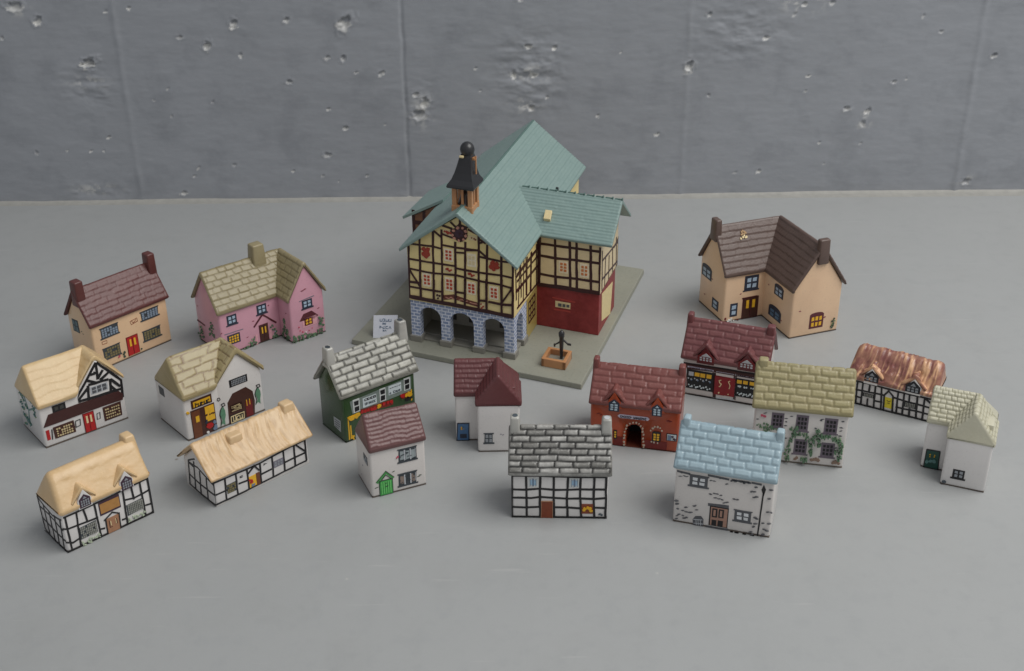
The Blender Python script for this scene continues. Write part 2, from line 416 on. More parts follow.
def decorate(root, items, faces, rng):
    last = root
    frames = {}                       # one timber frame per wall face
    for it in items:
        kind, fk = it[0], it[1]; face = faces[fk]
        if kind == 'poly' and it[2] == 'ARCH': continue
        if kind == 'win': last = add_window(root, face, *it[2:], rng=rng)
        elif kind == 'door': last = add_door(root, face, *it[2:], rng=rng)
        elif kind == 'text':
            add_text(last if last is not root else root, face, *it[2:], rng=rng)
        else:
            name = it[2]; sub = name.startswith('>'); nm = name.lstrip('>'); col = it[3]
            par = last if sub and last is not root else root
            if kind == 'poly': d = Deco(face, it[5]); d.poly(it[4])
            elif kind == 'line' and nm == 'timber_frame':
                d = frames.setdefault(fk, (Deco(face, it[6]), col))[0]
                for pl in it[5]: d.stroke(pl, it[4], rng)
                continue
            elif kind == 'line':
                d = Deco(face, it[6])
                for pl in it[5]: d.stroke(pl, it[4], rng)
            elif kind == 'dash':
                d = Deco(face, 1)
                for p in it[4]: d.dash(p, it[5], rng)
            elif kind == 'leaf':
                d = Deco(face, 4 if sub else 3)
                for p in it[4]:
                    big = it[5] >= .1 and nm in ('painted_ivy', 'painted_bush', 'painted_hedge', 'painted_planter')
                    for _ in range(3 if big else (1 if it[5] < .1 else 2)): d.blob((p[0]+rng.uniform(-1, 1)*it[5]*(.85 if big else .3), p[1]+rng.uniform(-1, 1)*it[5]*(.85 if big else .3)), it[5]*(rng.uniform(.28, .5) if big else rng.uniform(.6, 1)), rng)
            o = d.obj(nm, col, par)
            if kind == 'leaf' and it[5] >= .1 and nm in ('painted_ivy', 'painted_bush', 'painted_hedge'):
                d = Deco(face, 4)
                for p in it[4]: d.blob((p[0]+rng.uniform(-1, 1)*it[5], p[1]+rng.uniform(-1, 1)*it[5]), it[5]*rng.uniform(.2, .36), rng)
                d.obj('pale_leaf', 'leaflight', o)  # second, lighter green of the painted foliage
            if not sub: last = o if kind in ('poly', 'leaf') or nm in ('shop_sign',) else last
            if kind == 'poly' and not sub: last = o
    for d, col in frames.values(): d.obj('timber_frame', col, root)

def cut_arch(root, pts, v0, v1):
    """cuts a vaulted passage into the front wall and lines its end"""
    wl = [o for o in root.children if o.name.startswith('wall')][0]
    mb = MB(); q = [(a, max(z, -.2) if z > .3 else -.2) for a, z in pts]
    mb.prism([(a, v0-.3, z) for a, z in q], [(a, v1, z) for a, z in q]); c = mb.obj('cutter', wl.data.materials[0])
    md = wl.modifiers.new('arch', 'BOOLEAN'); md.operation = 'DIFFERENCE'; md.object = c; md.solver = 'EXACT'
    c.parent = root
    dg = bpy.context.evaluated_depsgraph_get(); dg.update()
    me = bpy.data.meshes.new_from_object(wl.evaluated_get(dg), depsgraph=dg)
    wl.modifiers.clear(); wl.data = me; bpy.data.objects.remove(c)
    d = MB(); d.prism([(a, v1-.02, max(z, .02)) for a, z in q], [(a, v1+.05, max(z, .02)) for a, z in q]); d.obj('passage_end', paint('blackpane'), root)
# ------------------------------------------------------------------ a ceramic house
def wall_prism(mb, axis, x0, x1, a0, a1, ze, za):
    am = (a0+a1)/2; pr = [(a0, .03), (a1, .03), (a1, ze), (am, za), (a0, ze)]
    f = (lambda x, a, z: (x, a, z)) if axis == 'u' else (lambda x, a, z: (a, x, z))
    mb.prism([f(x0, a, z) for a, z in pr], [f(x1, a, z) for a, z in pr])
def chimney(parent, m, u0, u1, v0, v1, z0, z1, flue=None, taper=.03):
    mb = MB(); t = taper
    mb.prism([(u0-t, v0-t, z0), (u1+t, v0-t, z0), (u1+t, v1+t, z0), (u0-t, v1+t, z0)], [(u0, v0, z1), (u1, v0, z1), (u1, v1, z1), (u0, v1, z1)])
    o = mb.obj('chimney', m, parent, bevel=.09, seg=3, smooth=True)
    if flue:
        f = MB(); um, vm = (u0+u1)/2, (v0+v1)/2; ru, rv = (u1-u0)*.33, (v1-v0)*.33
        ring = [(um+ru*math.cos(k*.524), vm+rv*math.sin(k*.524)) for k in range(12)]
        f.prism([(a, b, z1-.05) for a, b in ring], [(a, b, z1+.012) for a, b in ring]); f.obj('flue_opening', paint(flue), o, bevel=.02)
    return o
GROUP = 'miniature ceramic houses on the grey floor'
def build_house(key, name, label, cat, wallm, roofm, rf, L, D, ze, zr, t=.2, ohf=.13, ohe=.13, solid=False, hip=(0, 0), chim=(), wing=None, dorm=(), rim='5a4d43', u0=0.0, v0=0.0,
                main_u=None, bevel=.12, roof_kw=None, seed=1, ridge_r=.14, rimh=.045, dorm_rf=None, dorm_m=None, dorm_wall=None, extra=None, shift=(0, 0)):
    d = DATA[key]; rng = random.Random(seed*7+3)
    cr, sr = math.cos(R(d['rot'])), math.sin(R(d['rot']))
    root = thing(name, label, cat, (d['o'][0]+shift[0]*cr-shift[1]*sr, d['o'][1]+shift[0]*sr+shift[1]*cr, 0), d['rot'], GROUP)
    mu0, mu1 = main_u if main_u else (u0, L)
    ze -= .1; ohf += .03; ohb = -.12
    kw = dict(roof_kw or {}); corner = bool(wing and wing.get('corner')); thru = bool(wing and wing.get('thru'))
    wb = MB(); za = zr-t*1.25; flush = .012 if wing and abs(wing['v0']-v0) < .05 else 0
    wall_prism(wb, 'u', mu0, (wing['u0']+wing['u1'])/2 if thru else mu1, v0+flush, v0+D, ze+.12, ze+.13 if solid else za-.02)
    rimb = MB(); e = -.015
    rimb.box(mu0-e, mu1+e, v0-e, v0+D+e, 0, rimh)
    if wing:
        wze, wsol = wing['ze']-.1, wing.get('solid', solid); wv1 = v0+D*.5 if corner else (v0+D*.5 if thru else wing['v1'])
        wall_prism(wb, 'v', wing['v0'], wv1, wing['u0'], wing['u1'], wze+.12, wze+.13 if wsol else wing['zr']-t*1.25)
        if corner or thru: wb.box(mu1-.3 if corner else (wing['u0']+wing['u1'])/2-.1, wing['u1']-.012, v0+D*.3, v0+D-.01, .03, ze+.1)
        rimb.box(wing['u0']-e*1.3, wing['u1']+e*1.3, wing['v0']-e*1.3, v0+D+e*.5 if corner else wv1+e*1.3, 0, rimh+.004)
    wb.obj('wall', wallm, root, bevel=bevel, seg=3, smooth=True)
    rimb.obj('base_rim', ceramic(rim, 'rim_'+rim, .5), root, bevel=.02)
    ru0, ru1 = mu0-ohe, mu1+ohe; mh = hip
    if corner: ru1 = wing['u1']+ohf-.03; mh = (hip[0], (wing['u1']-wing['u0'])/2+ohf)
    if thru: ru1 = wing['u0']-ohf+.08; mh = (hip[0], -(wing['u1']-wing['u0'])/2-ohf)
    roof = roof_block('roof', roofm, root, 'u', ru0, ru1, v0-ohf, v0+D+(ohb if solid and not corner else ohf), ze, zr-(.03 if corner else 0), t, rf, seed, solid=solid or corner and False, hip=mh, ridge_r=ridge_r, **kw)
    if wing:
        kw2 = dict(kw); kw2['ridge_r'] = ridge_r
        roof_block('wing_roof', roofm, roof, 'v', wing['v0']-wing.get('oh', ohe), v0+D*.5+.02 if corner else (v0+D+ohf if thru else wing['v1']+.1), wing['u0']-ohf, wing['u1']+ohf, wze, wing['zr'], t, rf, seed+50, solid=wsol, hip=(0, D/2+ohf) if thru else wing.get('hip', (0, 0)), **kw2)
    for c in chim: chimney(roof, c.get('m', roofm), *c['b'], flue=c.get('flue'), taper=c.get('taper', .03))
    faces = {'F': Face('v', v0, mu0-.01, mu1+.01), 'L': Face('u-', mu0, v0-.0, v0+D)}
    if wing:
        faces['W'] = Face('v', wing['v0'], wing['u0']-.01, wing['u1']+.01); faces['I'] = Face('u-', wing['u0'], wing['v0'], 9)
    if wing is None: faces['W'] = faces['F']
    for (uc, hw, dze, dza) in dorm:
        rm = dorm_m or roofm
        roof_block('dormer_roof', rm, roof, 'v', v0-.125, v0+D*.5, uc-hw-.26, uc+hw+.26, dze, dza, .14, dorm_rf or rf, seed+70+int(uc*3), ridge_r=.1, eave_r=.06, er=.06, dens=12, ex=12)
        w = MB(); z0 = ze-.06
        pr = [(uc-hw, z0), (uc+hw, z0), (uc+hw, dze+.1), (uc, dza-.15), (uc-hw, dze+.1)]
        w.prism([(a, v0-.14, z) for a, z in pr], [(a, v0+D*.4, z) for a, z in pr]); w.obj('dormer_wall', dorm_wall or wallm, root, bevel=.03)
    faces['D'] = Face('v', v0-.14)
    decorate(root, d['items'], faces, rng)
    if extra: extra(root, roof, faces, rng)
    return root

# painted details of each house, in cm on its own walls
DATA={
'brown_cream':dict(o=(-22.85, 60.1),rot=48.4,L=4.82,items=[
 ('win','F',(0.53,1.83,1.61,2.41),6,4,'lat_dark','lat_blue','sill'),
 ('win','F',(3.1,1.94,4.23,2.44),6,4,'lat_dark','lat_blue','sill'),
 ('win','F',(0.5,0.54,1.52,1.18),6,4,'lat_dark','lat_olive','sill'),
 ('win','F',(3.06,0.65,4.18,1.24),6,4,'lat_dark','lat_olive','sill'),
 ('door','F',(1.99,0.15,2.68,1.28),'red','yellow',2),
 ('leaf','F','painted_tub','ivy_dark',[(1.68,0.41),(1.73,0.27),(1.73,0.51)],0.09),
 ('leaf','F','painted_tub','ivy_dark',[(2.83,0.29)],0.08),
 ('line','F','painted_brick','brickline',0.025,[[(0.51,1.65),(0.82,1.64),(0.81,1.48),(0.52,1.49),(0.51,1.65)],[(2.39,2.18),(2.85,2.24),(2.86,2.04),(2.44,1.97),(2.39,2.18)],[(2.48,2.22),(2.57,2.03),(2.8,2.18)]],1),
 ('leaf','F','painted_rose','rosepink',[(1.34,0.35),(1.43,0.39)],0.07),
 ('win','L',(1.25,1.96,1.86,2.73),2,2,'lat_dark','lat_teal'),
 ('dash','L','leaf_mark','ivy_dark',[(1.03,2.16),(0.9,2.05)],0.12),
]),
'pink':dict(o=(-16.27, 61.7),rot=40.0,L=3.76,items=[
 ('win','F',(0.48,1.79,1.09,2.38),2,2,'navy','paleblue','sill'),
 ('win','F',(2.38,1.84,3.0,2.41),2,2,'navy','paleblue','sill'),
 ('win','F',(0.37,0.58,1.17,1.18),4,3,'navy','yellow'),
 ('line','F','lintel','greymark',0.05,[[(0.23,1.31),(1.41,1.28)]],1),
 ('door','F',(2.42,0.08,2.94,1.12),'darkbrown','yellow',2),
 ('line','F','porch_gable','maroon',0.11,[[(2.08,1.15),(2.7,1.76),(3.53,0.96)]],1),
 ('line','F','porch_post','pinkpale',0.12,[[(2.2,0.63),(2.17,-0.01)],[(3.12,0.63),(3.08,0.07)]],1),
 ('leaf','F','painted_ivy','ivy',[(1.79,0.04),(1.62,0.02),(1.89,0.25),(2.0,0.45),(1.77,0.21),(1.95,0.02),(2.06,0.27),(3.38,0.38),(3.33,0.64),(3.4,0.16),(3.24,0.22),(3.23,0.84),(3.45,0.11),(1.54,0.01),(1.38,0.02)],0.13),
 ('leaf','F','painted_flowers','flower',[(3.45,0.25),(3.33,0.27),(1.52,0.01),(3.39,0.45)],0.05),
 ('leaf','I','painted_bush','ivy',[(-0.45,1.15),(-0.48,0.92),(-0.51,0.68),(-0.61,0.48),(-0.71,0.28),(-0.34,0.54),(-0.2,0.16),(-0.77,0.63),(-0.9,0.19),(-0.53,0.04),(-0.48,1.32)],0.15),
 ('win','W',(4.6,1.94,5.27,2.45),2,2,'navy','paleblue','sill'),
 ('line','W','lintel','greymark',0.05,[[(4.43,2.48),(5.43,2.55)]],1),
 ('poly','W','bay_roof','maroon',[(4.34,1.23),(4.63,1.62),(5.18,1.67),(5.6,1.25),(5.34,1.13)],1),
 ('poly','W','bay_wall','pinkpale',[(4.52,0.76),(5.47,0.76),(5.47,1.33),(4.52,1.33)],1),
 ('win','W',(4.65,0.83,5.2,1.29),2,2,'darkred','yellow'),
 ('leaf','W','painted_hedge','ivy',[(3.96,0.35),(4.2,0.26),(4.45,0.26),(4.7,0.25),(4.96,0.25),(5.21,0.24),(5.46,0.23),(5.72,0.23),(4.02,0.16),(4.27,0.12),(4.52,0.11),(4.77,0.1),(5.11,0.11),(5.45,0.07),(5.71,0.07),(5.67,1.06),(5.74,0.88),(5.6,0.76),(5.75,0.55),(5.65,0.41),(3.82,0.2)],0.14),
 ('leaf','W','painted_flowers','rosepink',[(4.26,0.89),(4.32,0.67),(4.47,0.5),(4.89,0.47),(5.11,0.56)],0.06),
 ('leaf','W','painted_flowers','white',[(4.47,0.46),(4.68,0.46)],0.05),
 ('dash','W','painted_brick','brickmark',[(4.69,3.08),(5.64,1.68),(4.86,3.13)],0.2),
 ('dash','F','painted_brick','brickmark',[(2.09,1.55),(1.62,0.68),(0.05,1.45),(3.14,2.2)],0.18),
 ('dash','I','painted_brick','brickmark',[(-0.78,1.78)],0.15),
 ('leaf','L','painted_bush','ivy',[(0.93,1.7),(0.98,1.48),(1.13,1.18),(0.87,1.37),(1.27,0.93),(0.87,1.04),(2.41,0.84),(2.31,0.63),(2.69,0.32),(2.21,0.43)],0.16),
 ('dash','L','painted_brick','brickmark',[(2.5,2.26)],0.15),
 ('line','L','porch_gable','maroon',0.09,[[(2.76,1.26),(1.84,1.26)]],1),
]),
'tudorshop':dict(o=(-23.22, 52.36),rot=40.0,L=4.35,items=[
 ('win','F',(0.68,1.81,1.35,2.19),2,1,'black','lat_dark2',''),
 ('poly','F','awning','awning',[(0.09,1.2),(0.43,1.81),(1.88,1.84),(4.1,1.78),(4.3,1.51),(4.24,1.2),(3.13,1.23),(2.13,1.22),(1.09,1.2)],2),
 ('win','F',(0.54,0.35,1.6,1.01),7,4,'darkbrown','bottle'),
 ('win','F',(3.13,0.32,4.1,1.14),7,4,'darkbrown','bottle'),
 ('door','F',(2.1,0.08,2.62,1.14),'red','cream',2),
 ('poly','F','pillar_panel','red',[(0.15,0.43),(0.32,0.43),(0.32,0.98),(0.15,0.98)],1),
 ('line','F','lantern_frame','black',0.035,[[(1.67,0.93),(1.92,0.96),(1.89,0.62),(1.65,0.58),(1.67,0.93)],[(2.8,0.92),(2.96,0.94),(2.93,0.6),(2.77,0.59),(2.8,0.92)]],1),
 ('line','F','lantern_frame','black',0.05,[[(0.46,0.95),(0.4,0.39)]],1),
 ('line','L','painted_tree','teal',0.1,[[(2.32,2.33),(1.75,2.22),(1.5,1.57),(1.8,0.47)],[(1.5,1.57),(0.27,2.28)],[(2.51,1.02),(1.98,0.61)]],1),
 ('leaf','L','painted_ivy','teal',[(2.31,2.26),(2.1,2.17),(1.87,1.98),(1.68,1.7),(2.26,1.36),(0.75,2.27),(0.56,2.0),(0.56,1.67),(1.54,0.67),(2.3,0.45),(2.18,1.03),(1.78,0.99),(2.34,1.69)],0.14),
 ('line','W','timber_frame','black',0.135,[[(3.23,3.74),(1.94,2.15),(1.9,1.84)],[(3.26,3.73),(4.34,2.31),(4.26,1.32)],[(1.92,1.95),(2.55,1.91),(4.27,1.83)],[(2.63,2.64),(2.53,1.7)],[(3.79,2.6),(3.69,1.69)],[(2.03,2.04),(2.6,2.51)],[(3.21,3.65),(3.17,2.8)],[(2.65,2.67),(3.7,2.6)],[(3.01,3.26),(3.12,3.14)],[(2.6,2.95),(3.07,2.64)],[(2.84,3.18),(3.06,3.17)],[(3.28,2.72),(3.76,2.98)],[(3.21,2.89),(3.5,3.22)],[(3.82,2.56),(4.23,1.99)],[(3.76,2.18),(4.03,1.78)]],1),
 ('win','W',(2.7,2.07,3.61,2.5),3,2,'lightgrey','stonegrey','thin'),
]),
'fish':dict(o=(-16.26, 52.9),rot=41.4,L=4.49,items=[
 ('poly','F','shop_sign','darkbrown',[(0.42,1.71),(1.56,1.71),(1.56,2.19),(0.42,2.19)],1),
 ('poly','F','>sign_panel','mustard',[(0.52,1.79),(1.47,1.79),(1.47,2.08),(0.52,2.08)],2),
 ('text', 'F', (0.6, 1.79, 1.43, 2.01), 'Baker', 'black', 3),
 ('poly','F','shop_front','darkbrown',[(0.32,0.04),(1.65,0.04),(1.65,1.64),(0.32,1.64)],1),
 ('poly','F','>shop_opening','yellow',[(1.1,0.72),(1.6,0.72),(1.6,1.57),(1.1,1.57)],2),
 ('poly','F','>plank_door','brownwood',[(0.35,-0.01),(0.81,-0.01),(0.81,1.56),(0.35,1.56)],2),
 ('poly','F','>door_pane','yellow',[(0.55,0.91),(0.74,0.91),(0.74,1.25),(0.55,1.25)],3),
 ('leaf','F','painted_figure','red',[(1.2,0.53),(1.22,0.38),(1.15,0.4),(1.29,0.42)],0.13),
 ('leaf','F','painted_figure','bluegrey',[(1.52,0.54),(1.54,0.31),(1.5,0.18)],0.12),
 ('leaf','F','painted_figure','navy',[(1.1,0.8),(1.07,0.72)],0.09),
 ('leaf','F','painted_figure','white',[(1.09,0.13),(1.14,0.07)],0.09),
 ('leaf','F','painted_loaves','darkbrown',[(1.17,1.1),(1.31,1.09),(1.45,1.08),(1.56,1.08)],0.07),
 ('leaf','F','wall_lamp','mustard',[(0.19,1.63)],0.1),
 ('line','F','wall_ring','black',0.03,[[(1.87,1.77),(1.97,1.76),(2.01,1.64),(1.92,1.6),(1.84,1.69),(1.87,1.77)]],1),
 ('win','W',(2.61,2.1,3.65,2.52),9,3,'black','slatepane'),
 ('poly','W','arch_front','darkbrown',[(2.38,1.3),(2.72,1.72),(3.5,1.81),(3.86,1.42),(3.92,0.83),(3.83,0.04),(2.33,0.06)],1),
 ('win','W',(2.48,0.64,3.19,1.08),8,4,'darkbrown','bottle'),
 ('poly','W','>menu_board','black',[(2.42,0.05),(3.21,0.05),(3.21,0.53),(2.42,0.53)],2),
 ('line','W','>board_border','cream',0.04,[[(2.46,0.45),(3.22,0.45),(3.19,0.09),(2.45,0.08),(2.46,0.45)]],3),
 ('text', 'W', (2.56, 0.14, 3.12, 0.43), 'Cod', 'cream', 3),
 ('poly','W','>shop_door','darkred',[(3.36,0.06),(3.75,0.06),(3.75,0.98),(3.36,0.98)],2),
 ('poly','W','>door_pane','yellow',[(3.42,0.72),(3.46,0.72),(3.46,1.07),(3.42,1.07)],3),
 ('poly','W','>door_pane','yellow',[(3.59,0.74),(3.63,0.74),(3.63,1.06),(3.59,1.06)],3),
 ('poly','W','painted_fish','fishgreen',[(2.1,1.25),(2.19,0.95),(2.2,0.67),(2.12,0.43),(2.11,0.09),(1.98,0.25),(1.85,0.14),(1.98,0.44),(1.9,0.8),(1.96,1.04)],1),
 ('line','W','fish_outline','black',0.03,[[(2.09,1.25),(1.94,1.05),(1.87,0.81),(1.92,0.46),(1.84,0.12)],[(2.01,1.36),(2.19,1.38),(2.23,1.23),(2.09,1.21),(2.01,1.36)]],2),
 ('poly','W','painted_fish','fishgreen',[(4.19,1.54),(4.29,1.27),(4.3,1.03),(4.24,0.82),(4.23,0.52),(4.1,0.67),(3.97,0.58),(4.09,0.84),(3.99,1.16),(4.05,1.37)],1),
 ('line','W','fish_outline','black',0.03,[[(4.17,1.55),(4.03,1.37),(3.96,1.17),(4.03,0.86),(3.95,0.56)],[(4.09,1.66),(4.28,1.67),(4.32,1.53),(4.18,1.5),(4.09,1.66)]],2),
 ('poly','L','louvre_window','lat_dark',[(1.99,1.72),(2.51,1.72),(2.51,2.2),(1.99,2.2)],1),
]),
'thatch':dict(o=(-19.54, 43.98),rot=44.1,L=4.24,items=[
 ('line','F','timber_frame','black',0.085,[[(0.11,1.84),(0.78,1.83),(1.61,1.84),(2.95,1.88),(4.31,1.93)],[(-0.07,1.31),(0.2,1.2),(0.78,1.16),(1.18,1.12),(1.63,1.09)],[(2.9,1.36),(3.41,1.24),(4.27,1.31)],[(-0.01,0.58),(0.31,0.41),(0.65,0.48)],[(1.61,0.45),(1.84,0.39)],[(2.67,0.41),(2.95,0.37)],[(3.87,0.6),(4.27,0.54)],[(-0.02,0.06),(0.68,-0.01),(1.89,-0.04),(2.88,-0.01),(4.25,0.01)],[(0.19,1.8),(0.21,0.02)],[(0.71,1.81),(0.62,-0.05)],[(1.04,1.8),(1.12,1.09)],[(1.56,1.87),(1.6,0.01)],[(2.94,1.96),(2.9,0.02)],[(3.36,1.91),(3.4,1.18)],[(3.79,1.91),(3.81,-0.04)],[(4.18,1.92),(4.2,0.01)]],1),
 ('win','F',(0.68,0.37,1.49,1.01),9,5,'lat_dark','lat_grey'),
 ('win','F',(2.99,0.49,3.8,1.06),9,5,'lat_dark','lat_grey'),
 ('leaf','F','painted_planter','palegreen',[(0.77,0.18),(0.95,0.18),(1.14,0.19),(1.32,0.2),(1.47,0.18),(0.81,0.05),(3.05,0.25),(3.24,0.26),(3.43,0.23),(3.62,0.24),(3.72,0.26),(1.05,0.06)],0.11),
 ('dash','F','planter_leaf','ivy',[(1.01,0.15),(1.19,0.16),(3.23,0.19),(3.49,0.23)],0.1),
 ('poly','F','inn_sign','plumline',[(1.73,1.09),(2.74,1.09),(2.74,1.83),(1.73,1.83)],1),
 ('poly','F','>sign_panel','tan',[(1.78,1.19),(2.7,1.19),(2.7,1.69),(1.78,1.69)],2),
 ('poly','F','door','tan2',[(1.94,0.81),(2.59,0.82),(2.53,-0.05),(1.92,-0.0)],1),
 ('line','F','>door_frame','black',0.06,[[(1.85,0.79),(2.29,1.03),(2.62,0.81)],[(1.93,0.82),(1.92,-0.0)],[(2.59,0.82),(2.55,-0.04)]],2),
 ('poly','F','>door_pane','cream',[(2.12,0.4),(2.16,0.4),(2.16,0.63),(2.12,0.63)],2),
 ('poly','F','>door_pane','cream',[(2.37,0.39),(2.4,0.39),(2.4,0.64),(2.37,0.64)],2),
 ('line','F','>door_outline','darkbrown',0.03,[[(2.08,0.68),(2.07,0.31),(2.19,0.32)],[(2.43,0.64),(2.43,0.37)]],2),
 ('win','D',(0.87,2.0,1.39,2.43),4,3,'plumline','slatepane','arch'),
 ('win','D',(2.86,1.95,3.4,2.41),4,3,'plumline','slatepane','arch'),
 ('line','L','timber_frame','black',0.085,[[(2.21,1.95),(1.63,1.73),(0.86,1.59),(-0.02,1.77)],[(2.04,1.45),(1.27,1.45),(0.01,1.22)],[(2.05,0.84),(1.19,0.74),(-0.18,0.65)],[(2.09,0.26),(1.22,0.04),(0.07,-0.02)],[(2.15,1.94),(2.05,0.22)],[(1.67,1.78),(1.62,0.24)],[(1.17,1.7),(1.16,0.04)],[(0.64,1.71),(0.77,-0.03)],[(0.13,1.67),(0.29,-0.01)]],1),
]),
'long':dict(o=(-13.71, 47.29),rot=43.6,L=5.25,items=[
 ('line','F','timber_frame','black',0.085,[[(-0.05,1.34),(1.25,1.3),(2.51,1.26),(3.83,1.36),(5.1,1.4)],[(0.04,0.67),(0.56,0.66),(1.21,0.62)],[(1.27,0.7),(1.75,0.66)],[(2.53,0.64),(3.11,0.66)],[(3.83,0.68),(4.41,0.7),(5.08,0.69)],[(-0.01,0.15),(1.1,0.14),(2.42,0.17),(3.77,0.21),(5.09,0.22)],[(-0.0,1.35),(-0.05,0.16)],[(0.61,1.33),(0.56,0.16)],[(1.19,1.29),(1.18,0.14)],[(1.79,1.29),(1.79,0.19)],[(2.51,1.26),(2.48,0.14)],[(3.19,1.3),(3.15,0.16)],[(3.83,1.36),(3.81,0.2)],[(4.45,1.41),(4.42,0.26)],[(5.08,1.41),(5.08,0.23)],[(4.52,1.4),(5.06,0.76)],[(1.82,0.99),(2.2,1.27)],[(2.17,1.32),(2.44,0.91)]],1),
 ('win','F',(0.65,0.42,1.13,0.93),5,4,'lat_dark','lat_olive'),
 ('win','F',(3.21,0.64,3.8,1.01),3,2,'greymark','slatepane',''),
 ('poly','F','doorway','yellow',[(1.81,0.19),(2.43,0.19),(2.43,0.8),(1.81,0.8)],1),
 ('poly','F','>open_door','brownwood',[(2.23,0.17),(2.43,0.17),(2.43,0.83),(2.23,0.83)],2),
 ('leaf','F','painted_figure','red',[(1.94,0.58),(1.97,0.5),(1.9,0.46),(1.88,0.61)],0.08),
 ('leaf','F','door_step','bluegrey',[(1.98,0.28),(2.08,0.29)],0.08),
 ('text', 'F', (1.36, 0.97, 1.58, 1.08), 'w', 'black', 1),
 ('text', 'F', (2.68, 1.04, 2.91, 1.15), 'w', 'black', 1),
 ('line','L','timber_frame','black',0.085,[[(2.07,1.63),(1.44,1.99)],[(2.07,1.53),(1.26,1.6),(-0.01,1.25)],[(2.22,0.82),(1.25,0.69),(0.01,0.68)],[(2.31,0.21),(1.28,0.11),(0.06,0.11)],[(2.07,1.63),(2.26,0.2)],[(1.56,1.8),(1.76,0.16)],[(1.13,1.46),(1.28,0.11)],[(0.58,1.34),(0.67,0.14)],[(2.07,1.53),(1.67,1.47)]],1),
]),
'green':dict(o=(-8.34, 52.61),rot=37.6,L=4.18,items=[
 ('poly','F','upper_panel','greygreen',[(0.4,2.27),(4.03,2.43),(3.99,1.61),(0.5,1.54)],1),
 ('win','F',(0.56,1.56,0.94,2.3),1,2,'whitefr','blackpane','thin',2),
 ('win','F',(2.11,1.62,2.47,2.36),1,2,'whitefr','blackpane','thin',2),
 ('win','F',(3.57,1.74,3.94,2.44),1,2,'whitefr','blackpane','thin',2),
 ('poly','F','shop_sign','signwhite',[(1.12,1.66),(1.92,1.66),(1.92,2.19),(1.12,2.19)],2),
 ('text', 'F', (1.22, 2.03, 1.89, 2.14), 'TOBACCO', 'black', 3),
 ('text', 'F', (1.23, 1.79, 1.86, 1.92), 'Sweets', 'slate', 3),
 ('poly','F','shop_sign','signwhite',[(2.64,1.82),(3.4,1.82),(3.4,2.33),(2.64,2.33)],2),
 ('text', 'F', (2.7, 2.19, 3.38, 2.21), 'WINES', 'black', 3),
 ('text', 'F', (2.69, 1.88, 3.34, 1.99), '& Ales', 'slate', 3),
 ('line','F','shop_fascia','brownred',0.3,[[(0.94,1.5),(2.88,1.34)],[(3.41,1.46),(3.98,1.45)]],1),
 ('leaf','F','painted_flag','mustard',[(0.68,1.34),(0.78,1.37),(0.84,1.41),(2.03,1.43),(2.0,1.41),(3.68,1.46),(3.81,1.48),(3.88,1.42),(0.33,1.35),(0.46,1.33)],0.13),
 ('leaf','F','painted_flag','red',[(1.04,1.46),(1.2,1.46),(1.39,1.45),(1.61,1.4),(1.77,1.39),(2.29,1.46),(2.55,1.42),(2.75,1.39),(3.38,1.48),(3.48,1.5)],0.1),
 ('leaf','F','shop_awning','black',[(3.8,1.22),(3.67,1.22),(3.9,1.22)],0.13),
 ('line','F','shop_frame','mustard',0.07,[[(0.24,1.45),(0.22,0.14)],[(0.34,0.93),(0.33,0.16)],[(0.41,0.32),(0.48,0.04)],[(0.24,1.42),(0.81,1.45)],[(0.33,0.16),(0.53,0.27)],[(3.99,1.67),(3.99,1.02)]],1),
 ('poly','L','wall_poster','lightgrey',[(1.01,1.1),(0.35,1.15),(0.4,0.48),(1.02,0.56)],1),
 ('line','L','>poster_line','slate',0.03,[[(0.92,1.0),(0.44,1.03)],[(0.91,0.87),(0.44,0.9)],[(0.92,0.74),(0.44,0.77)],[(0.93,0.61),(0.55,0.62)]],2),
]),
'greendoor':dict(o=(-6.57, 47.89),rot=23.9,L=2.71,items=[
 ('win','F',(1.39,1.62,2.25,2.29),3,1,'lat_dark','curtaingrey','sill'),
 ('win','F',(1.33,0.3,2.21,0.93),3,1,'lat_dark','curtainbrown','sill'),
 ('door','F',(0.39,-0.05,1.01,0.83),'doorgreen','doorgreen2',1),
 ('line','F','door_hood','hoodgreen',0.13,[[(0.26,0.78),(0.72,1.26),(1.08,0.85)]],1),
 ('line','F','>hood_outline','ivy_dark',0.03,[[(0.24,0.82),(0.72,1.33),(1.12,0.89)],[(0.37,0.74),(0.71,1.13),(1.02,0.79)]],2),
 ('dash','F','leaf_mark','ivy_dark',[(0.2,0.53),(0.27,0.54),(1.1,1.2),(2.31,0.58),(2.4,0.64)],0.14),
 ('leaf','F','painted_rose','rosepink',[(1.3,1.9),(1.34,1.95)],0.06),
 ('win','L',(0.37,1.59,0.93,2.03),2,2,'lat_dark','slatepane'),
 ('dash','L','leaf_mark','greymark',[(1.22,1.12),(1.48,0.46)],0.1),
]),
'maroonL':dict(o=(-1.72, 51.71),rot=0.8,L=2.07,items=[
 ('win','W',(0.34,0.55,0.74,1.07),2,2,'lat_dark','slatepane','sill'),
 ('dash','W','leaf_mark','greymark',[(1.14,1.04),(1.24,1.0)],0.12),
 ('poly','F','door','doorblue',[(-1.03,0.02),(-0.46,0.02),(-0.46,1.03),(-1.03,1.03)],1),
 ('line','F','>door_frame','navy',0.05,[[(-1.01,1.03),(-0.44,1.02),(-0.46,0.03),(-1.07,0.03),(-1.01,1.03)]],2),
 ('leaf','F','>door_pane','mustard',[(-0.81,0.69),(-0.81,0.77)],0.06),
 ('leaf','F','>door_pane','bluegrey',[(-0.69,0.74)],0.08),
 ('poly','F','>door_panel','navy',[(-0.9,0.17),(-0.57,0.17),(-0.57,0.41),(-0.9,0.41)],2),
]),
